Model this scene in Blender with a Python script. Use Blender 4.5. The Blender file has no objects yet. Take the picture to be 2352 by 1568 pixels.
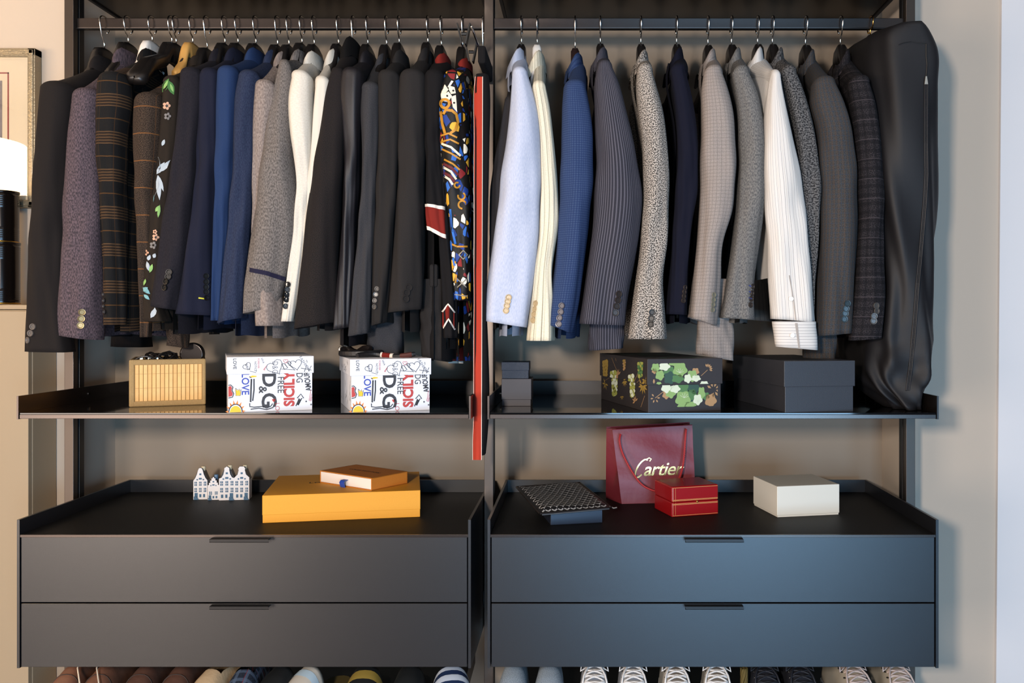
import bpy, bmesh, math, random
import numpy as np
from mathutils import Vector, Matrix

# ------------------------------------------------------------------ camera, world, lights, exposure
C = bpy.context.scene.collection
SC = bpy.context.scene
F = 2070.0                 # focal length in pixels of the 2352 wide frame
VX, VY = 1330.0, 733.0     # where the view axis meets the frame
ZC = 1.30                  # camera height
D0 = 2.0                   # camera distance to the front plane of the drawers (y = 0)
cam_data = bpy.data.cameras.new('camera')
cam_data.sensor_width = 36.0
cam_data.lens = 36.0 * F / 2352.0
cam_data.shift_x = (1176 - VX) / 2352.0
cam_data.shift_y = (VY - 784) / 2352.0
cam_data.clip_start = 0.05
cam = bpy.data.objects.new('camera', cam_data)
C.objects.link(cam)
cam.location = (0, -D0, ZC)
cam.rotation_euler = (math.pi / 2, 0, 0)
SC.camera = cam
SC.view_settings.view_transform = 'Standard'
SC.view_settings.look = 'None'
SC.view_settings.gamma = 1.0
SC.view_settings.use_curve_mapping = False
SC.view_settings.exposure = 0.0

world = bpy.data.worlds.new('world')
SC.world = world
world.use_nodes = True
world.node_tree.nodes['Background'].inputs[0].default_value = (0.45, 0.62, 1.0, 1)
world.node_tree.nodes['Background'].inputs[1].default_value = 0.09


def area(name, loc, target, sx, sy, power, col):
    l = bpy.data.lights.new(name, 'AREA')
    l.shape = 'RECTANGLE'
    l.size, l.size_y = sx, sy
    l.energy = power
    l.color = col
    o = bpy.data.objects.new(name, l)
    C.objects.link(o)
    o.location = loc
    d = Vector(target) - Vector(loc)
    o.rotation_euler = d.to_track_quat('-Z', 'Y').to_euler()
    return o


# warm lamp behind the photographer, the one that throws the shadows on the right wall
area('key_lamp', (-0.62, -2.65, 1.58), (-0.3, 0.2, 1.1), 0.20, 0.20, 72, (1.0, 0.87, 0.76))
# sunlit low window, left behind the photographer
area('room_window_left', (-2.7, -3.4, 0.80), (-2.4, 0.3, 0.9), 1.6, 1.4, 88, (1.0, 0.84, 0.72))
# cool daylight from a low window right behind the photographer
area('room_window_right', (1.05, -4.3, 0.62), (0.9, 0.3, 0.8), 1.7, 1.05, 120, (0.36, 0.66, 1.0))

# ------------------------------------------------------------------ helpers
def P(px, py, Z):
    """point of the frame (2352 x 1568 pixels) at distance Z from the camera"""
    return Vector(((px - VX) / F * Z, Z - D0, ZC + (VY - py) / F * Z))


def lin(h):
    v = [int(h[i:i + 2], 16) / 255 for i in (0, 2, 4)]
    return tuple((x / 12.92 if x <= .04045 else ((x + .055) / 1.055) ** 2.4) for x in v) + (1,)


def col(c):
    return lin(c) if isinstance(c, str) else tuple(c) + ((1,) if len(c) == 3 else ())


MATS = {}


def mat(name, c, rough=.6, metal=0., spec=.5, emit=None, coat=0., noise=None, bump=None, trans=0.):
    if name in MATS:
        return MATS[name]
    m = bpy.data.materials.new(name)
    m.use_nodes = True
    nt = m.node_tree
    b = nt.nodes['Principled BSDF']
    b.inputs['Base Color'].default_value = col(c)
    b.inputs['Roughness'].default_value = rough
    b.inputs['Metallic'].default_value = metal
    b.inputs['Specular IOR Level'].default_value = spec
    b.inputs['Coat Weight'].default_value = coat
    if trans:
        b.inputs['Transmission Weight'].default_value = trans
    if emit:
        b.inputs['Emission Color'].default_value = col(emit[0])
        b.inputs['Emission Strength'].default_value = emit[1]
    tc = None
    if noise or bump:
        tc = nt.nodes.new('ShaderNodeTexCoord')
    if noise:      # (scale, colour2)
        n = nt.nodes.new('ShaderNodeTexNoise')
        n.inputs['Scale'].default_value = noise[0]
        n.inputs['Detail'].default_value = 4
        nt.links.new(tc.outputs['Object'], n.inputs['Vector'])
        mx = nt.nodes.new('ShaderNodeMix')
        mx.data_type = 'RGBA'
        nt.links.new(n.outputs['Fac'], mx.inputs[0])
        mx.inputs[6].default_value = col(c)
        mx.inputs[7].default_value = col(noise[1])
        nt.links.new(mx.outputs[2], b.inputs['Base Color'])
    if bump:       # (scale, strength)
        n = nt.nodes.new('ShaderNodeTexNoise')
        n.inputs['Scale'].default_value = bump[0]
        n.inputs['Detail'].default_value = 3
        nt.links.new(tc.outputs['Object'], n.inputs['Vector'])
        bp = nt.nodes.new('ShaderNodeBump')
        bp.inputs['Strength'].default_value = bump[1]
        bp.inputs['Distance'].default_value = .002
        nt.links.new(n.outputs['Fac'], bp.inputs['Height'])
        nt.links.new(bp.outputs['Normal'], b.inputs['Normal'])
    MATS[name] = m
    return m


def fabric(name, base, c2=None, hscale=900., hcon=.5, pats=(), rough=.92, spec=.18, sheen=.0, bump=.25, stretch=1., voro=None):
    """woven cloth; UVs are in metres. pats: (axis, period, width, colour, strength[, offset])"""
    if name in MATS:
        return MATS[name]
    def deep(c):          # darkens the dark cloth colours for contrast, pale ones keep theirs
        c = col(c)
        lum = .3 * c[0] + .6 * c[1] + .1 * c[2]
        f = min(1., .50 + max(0., lum - .03) * 2.3)
        return tuple(x * f for x in c[:3]) + (1,)
    base = deep(base)
    c2 = deep(c2) if c2 else None
    pats = [tuple(p[:3]) + (deep(p[3])[:3],) + tuple(p[4:]) for p in pats]
    m = bpy.data.materials.new(name)
    m.use_nodes = True
    nt = m.node_tree
    N, L = nt.nodes, nt.links
    b = N['Principled BSDF']
    b.inputs['Roughness'].default_value = rough
    b.inputs['Specular IOR Level'].default_value = spec
    b.inputs['Sheen Weight'].default_value = sheen
    uv = N.new('ShaderNodeUVMap')
    uv.uv_map = 'UVMap'
    sep = N.new('ShaderNodeSeparateXYZ')
    L.new(uv.outputs[0], sep.inputs[0])
    mp = N.new('ShaderNodeMapping')
    mp.inputs['Scale'].default_value = (1, stretch, 1)
    L.new(uv.outputs[0], mp.inputs['Vector'])
    n = N.new('ShaderNodeTexNoise')
    n.inputs['Scale'].default_value = hscale
    n.inputs['Detail'].default_value = 2
    L.new(mp.outputs[0], n.inputs['Vector'])

    def mix(fac, a, bb):
        mx = N.new('ShaderNodeMix')
        mx.data_type = 'RGBA'
        if hasattr(fac, 'links'):
            L.new(fac, mx.inputs[0])
        else:
            mx.inputs[0].default_value = fac
        for k, s in ((6, a), (7, bb)):
            if hasattr(s, 'links'):
                L.new(s, mx.inputs[k])
            else:
                mx.inputs[k].default_value = col(s)
        return mx.outputs[2]

    def mth(op, a, bv):
        q = N.new('ShaderNodeMath')
        q.operation = op
        L.new(a, q.inputs[0])
        if hasattr(bv, 'links'):
            L.new(bv, q.inputs[1])
        else:
            q.inputs[1].default_value = bv
        return q.outputs[0]
    cur = base
    if c2:
        mr = N.new('ShaderNodeMapRange')
        L.new(n.outputs['Fac'], mr.inputs[0])
        mr.inputs[1].default_value = .5 - .25 * (1.1 - hcon)
        mr.inputs[2].default_value = .5 + .25 * (1.1 - hcon)
        cur = mix(mr.outputs[0], base[:3], c2[:3])
    if voro:
        mpv = N.new('ShaderNodeMapping')
        mpv.inputs['Scale'].default_value = (voro[0], voro[0] * .75, 1)
        L.new(uv.outputs[0], mpv.inputs['Vector'])
        v1 = N.new('ShaderNodeTexVoronoi')
        v1.inputs['Scale'].default_value = 1
        L.new(mpv.outputs[0], v1.inputs['Vector'])
        sc = N.new('ShaderNodeSeparateColor')
        L.new(v1.outputs['Color'], sc.inputs[0])
        cr = N.new('ShaderNodeValToRGB')
        cr.color_ramp.interpolation = 'CONSTANT'
        els = cr.color_ramp.elements
        cols = voro[1]
        while len(els) < len(cols):
            els.new(.5)
        for k, cc in enumerate(cols):
            els[k].position = k / len(cols)
            els[k].color = col(cc)
        L.new(sc.outputs[0], cr.inputs[0])
        v2 = N.new('ShaderNodeTexVoronoi')
        v2.feature = 'DISTANCE_TO_EDGE'
        v2.inputs['Scale'].default_value = 1
        L.new(mpv.outputs[0], v2.inputs['Vector'])
        lt = mth('LESS_THAN', v2.outputs['Distance'], .09)
        cur = mix(lt, cr.outputs[0], voro[2])
    for p in pats:
        ax, per, wd, cc, st = p[:5]
        off = p[5] if len(p) > 5 else 0.
        src = sep.outputs[0 if ax == 'v' else 1]
        f = mth('ADD', src, off)
        f = mth('DIVIDE', f, per)
        q = N.new('ShaderNodeMath')
        q.operation = 'FRACT'
        L.new(f, q.inputs[0])
        f = mth('LESS_THAN', q.outputs[0], wd / per)
        f = mth('MULTIPLY', f, st)
        cur = mix(f, cur, cc)
    if hasattr(cur, 'links'):
        L.new(cur, b.inputs['Base Color'])
    else:
        b.inputs['Base Color'].default_value = cur
    if bump:
        bp = N.new('ShaderNodeBump')
        bp.inputs['Strength'].default_value = bump
        bp.inputs['Distance'].default_value = .001
        L.new(n.outputs['Fac'], bp.inputs['Height'])
        L.new(bp.outputs[0], b.inputs['Normal'])
    MATS[name] = m
    return m


def tag(o, label=None, cat=None, group=None, kind=None):
    if label: o['label'] = label
    if cat: o['category'] = cat
    if group: o['group'] = group
    if kind: o['kind'] = kind
    return o


def thing(name, label, cat, loc=(0, 0, 0), rz=0., group=None):
    o = bpy.data.objects.new(name, None)
    C.objects.link(o)
    o.empty_display_size = .02
    o.location = loc
    o.rotation_euler = (0, 0, rz)
    return tag(o, label, cat, group)


def link(name, me, parent=None, loc=(0, 0, 0), rot=None):
    o = bpy.data.objects.new(name, me)
    C.objects.link(o)
    if parent is not None:
        o.parent = parent
    o.location = loc
    if rot:
        o.rotation_euler = rot
    return o


def mesh_from(verts, faces, m, name='m', smooth=False):
    me = bpy.data.meshes.new(name)
    me.from_pydata([tuple(v) for v in verts], [], faces)
    if m: me.materials.append(m)
    if smooth:
        me.polygons.foreach_set('use_smooth', [True] * len(me.polygons))
    me.update()
    return me


class MB:
    """collects shapes in one local frame, then links them as one mesh object"""
    def __init__(s):
        s.bm = bmesh.new()

    def box(s, x0, x1, y0, y1, z0, z1, bev=0., seg=2):
        r = bmesh.ops.create_cube(s.bm, size=1)
        vs = r['verts']
        for v in vs:
            v.co = Vector(((x0 + x1) / 2 + v.co.x * (x1 - x0), (y0 + y1) / 2 + v.co.y * (y1 - y0), (z0 + z1) / 2 + v.co.z * (z1 - z0)))
        if bev:
            es = list({e for v in vs for e in v.link_edges})
            bmesh.ops.bevel(s.bm, geom=es, offset=bev, segments=seg, profile=.5, affect='EDGES')
        return s

    def poly(s, pts):
        vs = [s.bm.verts.new(p) for p in pts]
        try:
            s.bm.faces.new(vs)
        except Exception:
            pass
        return s

    def prism(s, pts, vec):
        """extrude planar polygon pts along vec"""
        vec = Vector(vec)
        a = [s.bm.verts.new(p) for p in pts]
        b = [s.bm.verts.new(Vector(p) + vec) for p in pts]
        n = len(pts)
        s.bm.faces.new(a)
        s.bm.faces.new(b[::-1])
        for i in range(n):
            s.bm.faces.new((a[i], b[i], b[(i + 1) % n], a[(i + 1) % n]))
        return s

    def tube(s, pts, r, n=8, cap=True):
        pts = [Vector(p) for p in pts]
        rs = r if isinstance(r, (list, tuple)) else [r] * len(pts)
        rings = []
        up = None
        for i, p in enumerate(pts):
            t = (pts[min(i + 1, len(pts) - 1)] - pts[max(i - 1, 0)]).normalized()
            if up is None:
                up = Vector((1, 0, 0)) if abs(t.x) < .9 else Vector((0, 0, 1))
            a = t.cross(up)
            if a.length < 1e-5:
                a = t.orthogonal()
            a.normalize()
            bvec = a.cross(t).normalized()
            up = bvec
            rings.append([s.bm.verts.new(p + (a * math.cos(k * 2 * math.pi / n) + bvec * math.sin(k * 2 * math.pi / n)) * rs[i]) for k in range(n)])
        for i in range(len(rings) - 1):
            for k in range(n):
                s.bm.faces.new((rings[i][k], rings[i][(k + 1) % n], rings[i + 1][(k + 1) % n], rings[i + 1][k]))
        if cap:
            s.bm.faces.new(rings[0][::-1])
            s.bm.faces.new(rings[-1])
        return s

    def lathe(s, prof, n=20, center=(0, 0, 0), axis='z'):
        """prof: (radius, height) along axis"""
        c = Vector(center)
        rings = []
        for r, h in prof:
            ring = []
            for k in range(n):
                a = k * 2 * math.pi / n
                x, y = r * math.cos(a), r * math.sin(a)
                v = Vector((x, y, h)) if axis == 'z' else Vector((x, h, y)) if axis == 'y' else Vector((h, x, y))
                ring.append(s.bm.verts.new(c + v))
            rings.append(ring)
        for i in range(len(rings) - 1):
            for k in range(n):
                s.bm.faces.new((rings[i][k], rings[i][(k + 1) % n], rings[i + 1][(k + 1) % n], rings[i + 1][k]))
        if prof[0][0] > 1e-6: s.bm.faces.new(rings[0][::-1])
        if prof[-1][0] > 1e-6: s.bm.faces.new(rings[-1])
        return s

    def ribbon(s, pts, w, f=None):
        """flat stroke; pts 2-D, f maps 2-D to 3-D"""
        pts = [Vector((p[0], p[1])) for p in pts]
        L_, R_ = [], []
        for i, p in enumerate(pts):
            t = (pts[min(i + 1, len(pts) - 1)] - pts[max(i - 1, 0)])
            if t.length < 1e-9: t = Vector((1, 0))
            t.normalize()
            nrm = Vector((-t.y, t.x)) * w / 2
            L_.append(s.bm.verts.new(f(*(p + nrm))))
            R_.append(s.bm.verts.new(f(*(p - nrm))))
        for i in range(len(pts) - 1):
            s.bm.faces.new((L_[i], L_[i + 1], R_[i + 1], R_[i]))
        return s

    def flat(s, pts, f):
        return s.poly([f(*p) for p in pts])

    def addmesh(s, me, fn):
        vs = [s.bm.verts.new(fn(v.co)) for v in me.vertices]
        for p in me.polygons:
            try:
                s.bm.faces.new([vs[i] for i in p.vertices])
            except Exception:
                pass
        return s

    def mesh(s, m, smooth=False, name='m', recalc=True):
        if recalc:
            bmesh.ops.recalc_face_normals(s.bm, faces=s.bm.faces[:])
        me = bpy.data.meshes.new(name)
        s.bm.to_mesh(me)
        s.bm.free()
        if m: me.materials.append(m)
        if smooth:
            me.polygons.foreach_set('use_smooth', [True] * len(me.polygons))
        return me

    def build(s, name, m, parent=None, smooth=False, loc=(0, 0, 0), rot=None):
        return link(name, s.mesh(m, smooth, name), parent, loc, rot)


def grid_obj(name, Pn, UV, m, parent=None, org=(0, 0, 0), smooth=True):
    """rectangular grid of points, UVs in metres"""
    R, K = Pn.shape[:2]
    v = (Pn - np.array(org)).reshape(-1, 3)
    idx = np.arange(R * K).reshape(R, K)
    f = np.stack([idx[:-1, :-1], idx[:-1, 1:], idx[1:, 1:], idx[1:, :-1]], -1).reshape(-1, 4)
    me = bpy.data.meshes.new(name)
    me.from_pydata(v.tolist(), [], f.tolist())
    ul = me.uv_layers.new(name='UVMap')
    uvv = UV.reshape(-1, 2)
    li = np.zeros(len(me.loops), dtype=np.int32)
    me.loops.foreach_get('vertex_index', li)
    ul.data.foreach_set('uv', uvv[li].astype(np.float32).ravel())
    if m: me.materials.append(m)
    if smooth: me.polygons.foreach_set('use_smooth', [True] * len(me.polygons))
    me.update()
    return link(name, me, parent)


_TX = {}


def text_mesh(body, size, shear=0., off=0., space=1., xs=1.):
    key = (body, size, shear, off, space, xs)
    if key in _TX: return _TX[key]
    cu = bpy.data.curves.new('lettering', 'FONT')
    cu.body = body
    cu.size = size
    cu.shear = shear
    cu.offset = off
    cu.space_character = space
    cu.align_x = 'CENTER'
    cu.align_y = 'CENTER'
    cu.resolution_u = 3
    o = bpy.data.objects.new('lettering', cu)
    C.objects.link(o)
    bpy.context.view_layer.update()
    dg = bpy.context.evaluated_depsgraph_get()
    me = bpy.data.meshes.new_from_object(o.evaluated_get(dg))
    bpy.data.objects.remove(o)
    bpy.data.curves.remove(cu)
    for v in me.vertices: v.co.x *= xs
    _TX[key] = me
    return me


def arc(cx, cy, r, a0, a1, n=14, ry=None):
    ry = ry or r
    return [(cx + r * math.cos(math.radians(a0 + (a1 - a0) * i / n)), cy + ry * math.sin(math.radians(a0 + (a1 - a0) * i / n))) for i in range(n + 1)]


def heart(cx, cy, r, rot=0., n=18):
    out = []
    for i in range(n):
        t = 2 * math.pi * i / n
        x = 16 * math.sin(t) ** 3 / 16
        y = (13 * math.cos(t) - 5 * math.cos(2 * t) - 2 * math.cos(3 * t) - math.cos(4 * t)) / 16
        ca, sa = math.cos(rot), math.sin(rot)
        out.append((cx + r * (x * ca - y * sa), cy + r * (x * sa + y * ca)))
    return out


# ------------------------------------------------------------------ materials
M_blk = mat('black_lacquer', '0e0e10', .42, 0, .35)
M_drawer = mat('anthracite_lacquer', '111216', .33, 0, .6, bump=(900, .05))
M_top = mat('black_leatherette', '111112', .55, 0, .12, bump=(700, .15))
M_glass = mat('black_glass', '060607', .05, 0, .45)
M_metal = mat('bronze_aluminium', '4a4340', .27, .92, .5)
M_pole = mat('dark_aluminium', '4e4640', .38, .8, .5)
M_slot = mat('black_channel', '060606', .6)
M_chrome = mat('chrome_wire', 'd8d6d2', .16, 1.)
M_brass = mat('brass_wire', 'c89a50', .22, 1.)
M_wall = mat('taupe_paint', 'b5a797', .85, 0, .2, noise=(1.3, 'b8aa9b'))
M_white = mat('white_paint', 'd3d0d0', .7, 0, .3)
M_wall_shaded = mat('taupe_paint_shaded', '867a6c', .85, 0, .2)  # wall paint, its colour darkened for the shade inside the niche
M_floor = mat('pale_floor', '8e8680', .16, 0, .5, noise=(6, '857c75'))
M_ceil = mat('ceiling_paint', 'd8d4cf', .9)
M_cab = mat('beige_lacquer', '93836c', .5, 0, .3)

# ------------------------------------------------------------------ the setting
ZW, ZN = 2.394, 2.555       # distance of the wall and of the back of the niche
XL, XR = -1.315, .859       # sides of the niche
yW, yN = ZW - D0, ZN - D0
H = 2.75
wr0, wr1 = 1.083, 1.128     # right corner leans slightly
wl = MB()
wl.box(-3.6, XL, yW, yN + .1, 0, H)
tag(wl.build('wall_left', M_wall), kind='structure')
wl = MB()
wl.box(XR, 1.16, yW, yN + .1, 0, H)
tag(wl.build('wall_right', M_wall), kind='structure')
wl = MB()
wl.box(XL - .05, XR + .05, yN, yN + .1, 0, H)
tag(wl.build('wall_back', M_wall_shaded), kind='structure')
wl = MB()
z_t, z_b = P(2297, 0, ZW), P(2284, 1568, ZW)
dxdz = (z_t.x - z_b.x) / (z_t.z - z_b.z)
x0 = z_b.x - dxdz * z_b.z
x1 = x0 + dxdz * H
wl.prism([(x0, yW - .010, 0), (x1, yW - .010, H), (2.4, yW - .010, H), (2.4, yW - .010, 0)], (0, .18, 0))
tag(wl.build('wall_side', M_white), kind='structure')
tag(MB().box(-3.9, 2.4, -5.0, yN, -.08, 0).build('floor', M_floor), kind='structure')
tag(MB().box(-3.9, 2.4, -5.0, yN, H, H + .08).build('ceiling', M_ceil), kind='structure')

# ------------------------------------------------------------------ the dressing system
for k, xp in enumerate((-1.2795, -.2265, .8315)):
    t = thing('upright_pole', ['bronze upright pole at the left end of the open wardrobe', 'bronze upright pole between the two wardrobe bays', 'dark upright pole at the right end of the wardrobe, behind the garment bag'][k], 'pole', (xp, .26, 0), group=None)
    MB().box(-.0115, .0115, 0, .020, 0, H, .001).build('front_profile', M_pole, t)
    MB().box(-.008, .008, .020, .028, 0, H).build('channel', M_slot, t)
    MB().box(-.0115, .0115, .028, .05, 0, H, .001).build('rear_profile', M_blk, t)

YC = .279                   # depth of the rail
for k, (xa, xb, lab) in enumerate(((-1.268, -.238, 'flat bronze clothes rail over the left bay, packed with jackets'), (-.215, .820, 'flat clothes rail over the right bay, with fewer garments'))):
    t = thing('clothes_rail', lab, 'rail', ((xa + xb) / 2, YC, ZC + .747))
    w = (xb - xa) / 2
    MB().box(-w, w, -.006, .006, -.0127, .0127, .0015).build('bar', M_metal, t)
    MB().box(-w, w, -.007, .007, -.0150, -.0128).build('lower_channel', M_blk, t)

BAYS = ((-1.2470, -.2400), (-.2030, .7975))
zs = ZC - .2077
for k, (xa, xb) in enumerate(BAYS):
    nm = ('left', 'right')[k]
    # middle shelf with glass top
    t = thing('shelf', ['black glass shelf of the left bay, holding the bamboo basket', 'black glass shelf of the right bay, holding the flowered box'][k], 'shelf', ((xa + xb) / 2, 0, zs))
    w = (xb - xa) / 2
    MB().box(-w + .005, w - .005, .0, .5, -.0130, -.0035, .0008).build('tray', M_metal, t)
    MB().box(-w + .005, w - .005, .001, .5, -.0035, 0, .0004).build('glass_top', M_glass, t)
    for s in (-1, 1):
        pn = MB()
        pn.prism([(0, -.002, -.0140), (0, -.002, .0375), (0, .5, .0375), (0, .5, -.0140)], (.004, 0, 0))
        p = pn.build('side_panel', M_metal, t, loc=(s * (w - .002) - .002, 0, 0))
        MB().lathe([(0, -.002), (.0042, -.002), (.0042, .002), (0, .002)], 12, axis='x').build('screw', M_chrome, p, smooth=False, loc=(-s * .002 + .002, .285, .019))
    MB().box(-w + .005, w - .005, .496, .5, -.013, .0375).build('back_panel', M_blk, t)
    # upper shelf, only its underside shows
    zt = ZC + .8136
    t = thing('upper_shelf', ['dark glossy shelf above the left clothes rail', 'dark glossy shelf above the right clothes rail'][k], 'shelf', ((xa + xb) / 2, 0, zt))
    MB().box(-w + .005, w - .005, 0, .5, 0, .012).build('tray', mat('bronze_mirror', '0b0806', .2, 0, .25), t)
    for s in (-1, 1):
        MB().box(-.004, .004, 0, .5, -.004, .052).build('side_panel', M_blk, t, loc=(s * (w - .004), 0, 0))
    MB().box(-w + .008, w - .008, .492, .5, -.004, .052).build('back_panel', M_blk, t)
    # drawer unit
    zd = ZC - .478
    zb = ZC - .7725
    t = thing('drawer_unit', ['dark drawer unit under the left bay, with yellow boxes on its top', 'dark blue-black drawer unit under the right bay, with the red bag on its top'][k], 'drawers', ((xa + xb) / 2, 0, zb))
    hh = zd - zb
    MB().box(-w + .006, w - .006, .004, .5, hh - .006, hh, .001).build('top_panel', M_top, t)
    MB().box(-w + .006, w - .006, 0, .004, hh - .006, hh + .0002, .0006).build('top_edge', M_metal, t)
    for s in (-1, 1):
        MB().prism([(0, -.001, -.001), (0, -.001, hh + .0335), (0, .5, hh + .0335), (0, .5, -.001)], (.006, 0, 0)).build('side_panel', M_drawer, t, loc=(s * (w - .003) - .003, 0, 0))
    MB().box(-w + .006, w - .006, .494, .5, 0, hh + .0335).build('back_panel', M_drawer, t)
    MB().box(-w + .006, w - .006, .02, .494, 0, .004).build('bottom_panel', M_blk, t)
    for s in (-1, 1):
        gap = .0255 if s * (k * 2 - 1) > 0 else .0035
        xo = (.0221 if k == 1 else .0210) if s * (k * 2 - 1) > 0 else (.0282 if k == 0 else .0122)
        MB().box(min(0, s * .03), max(0, s * .03), .266, .300, .05, .09).build('pole_bracket', M_blk, t, loc=(s * w if s > 0 else -w, 0, 0)).scale.x = (xo - .0005) / .03 if True else 1
    h1, h2 = P(0, 1233, 2).z - zb, P(0, 1383, 2).z - zb
    for (za, zc2) in ((h2, h1), (.0008, h2 - .003)):
        dr = MB().box(-w + .0085, w - .0085, .001, .02, za, zc2, .0006, 1).build('drawer', M_drawer, t)
        hx0, hx1 = ((487, 622), (1572, 1705))[k]
        ha, hb = P(hx0, 0, 2).x - (xa + xb) / 2, P(hx1, 0, 2).x - (xa + xb) / 2
        hm = MB()
        hm.prism([(ha, .001, zc2 - .0015), (ha, -.016, zc2 - .0015), (ha + .0015, -.016, zc2 - .007), (ha, -.0145, zc2 - .0085), (ha, -.0135, zc2 - .0035), (ha, .001, zc2 - .0035)], (hb - ha, 0, 0))
        hm.build('handle', M_blk, dr)
# ------------------------------------------------------------------ hangers
HOOK = {}


def hook_mesh(zt, m, wide=.0235):
    """wire hook in the YZ plane; z measured from the rail centre, zt = top of the hanger body"""
    key = (round(zt, 4), m.name)
    if key in HOOK: return HOOK[key]
    r, top = wide, .0175
    pts = [(0, 0, zt), (0, 0, zt + .012), (0, -.004, zt + .020), (0, -.013, (zt - .004) * .5), (0, -.0215, -.008), (0, -r, 0)]
    zc_ = .0
    for i in range(0, 13):
        a = math.pi * i / 12
        pts.append((0, -r * math.cos(a), zc_ + top * math.sin(a) ** .8))
    pts += [(0, r * .98, -.008), (0, r * .86, -.0155), (0, r * .6, -.019)]
    mb = MB().tube(pts, .0017, 8)
    e = pts[-1]
    mb.lathe([(0, -.003), (.0022, -.002), (.003, 0), (.0022, .002), (0, .003)], 8, center=e)
    me = mb.mesh(m, True, 'hook')
    HOOK[key] = me
    return me


ARM = {}


def arm_mesh(zt, kind, m, empty=False):
    key = (round(zt, 4), kind, m.name, empty)
    if key in ARM: return ARM[key]
    ye = .205 if empty else .10
    ys = np.concatenate([np.linspace(-ye, -.06, 13), np.linspace(-.052, .052, 15), np.linspace(.06, ye, 13)])
    mb = MB()
    rings = []
    hump = dict(wide=(.036, .040), slim=(.020, .055))[kind[0:4] if kind[0:4] in ('wide', 'slim') else 'wide']
    for y in ys:
        a = abs(y)
        if a < hump[0]:
            zz = zt - .006 * (a / hump[0]) ** 3
        else:
            q = min(1, (a - hump[0]) / .03)
            q = q * q * (3 - 2 * q)
            zz = zt - .006 - (hump[1] - .006) * q - max(0, a - .055) * (.40 if empty else .95) - max(0, a - .14) * .5 - (0 if empty else .012 * q)
        hgt = .030 + .010 * max(0, 1 - a / .06)
        if a < hump[0]: hgt = .05
        th = .0095 + .010 * (a / .2) ** 2
        if a > ye - .004: th *= .35; hgt *= .3
        if a < .03: th = .0105
        ring = []
        for sx, sz in ((-.6, 0), (.6, 0), (1, -.18), (1, -.82), (.6, -1), (-.6, -1), (-1, -.82), (-1, -.18)):
            ring.append(mb.bm.verts.new((sx * th, y, zz + sz * hgt)))
        rings.append(ring)
    for i in range(len(rings) - 1):
        for k in range(8):
            mb.bm.faces.new((rings[i][k], rings[i][(k + 1) % 8], rings[i + 1][(k + 1) % 8], rings[i + 1][k]))
    mb.bm.faces.new(rings[0]); mb.bm.faces.new(rings[-1][::-1])
    me = mb.mesh(m, True, 'shoulder_bar')
    ARM[key] = me
    return me


M_hang = mat('black_stained_wood', '151211', .38, 0, .5)
M_hwood = mat('light_wood', 'c99a55', .45, 0, .4, noise=(30, 'b98645'))
M_hwhite = mat('white_hanger', 'e6e0d8', .45)
ZR = YC + D0


def hanger(px, ht, label, kind='wide', m=None, hm=None, rz=0., empty=False):
    xh = (px - VX) / F * ZR
    zt = (VY - ht) / F * ZR - .747
    t = thing('clothes_hanger', label, 'hanger', (xh, YC, ZC + .747), rz, 'clothes hangers on the rails')
    link('hook', hook_mesh(zt, hm or M_chrome), t)
    link('shoulder_bar', arm_mesh(zt, kind, m or M_hang, empty), t)
    return t


# ------------------------------------------------------------------ garments
def sm(x):
    x = np.clip(x, 0, 1)
    return x * x * (3 - 2 * x)


def resample(rows, n):
    r = np.array(rows, float)
    y = r[:, 0]
    yy = np.linspace(y[0], y[-1], n)
    out = [yy]
    for k in (1, 2):
        # Catmull-Rom style cubic with finite-difference slopes
        v = r[:, k]
        d = np.gradient(v, y)
        i = np.clip(np.searchsorted(y, yy) - 1, 0, len(y) - 2)
        h = y[i + 1] - y[i]
        t = (yy - y[i]) / h
        out.append((1 + 2 * t) * (1 - t) ** 2 * v[i] + t * (1 - t) ** 2 * h * d[i] + t * t * (3 - 2 * t) * v[i + 1] + t * t * (t - 1) * h * d[i + 1])
    return out


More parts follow.
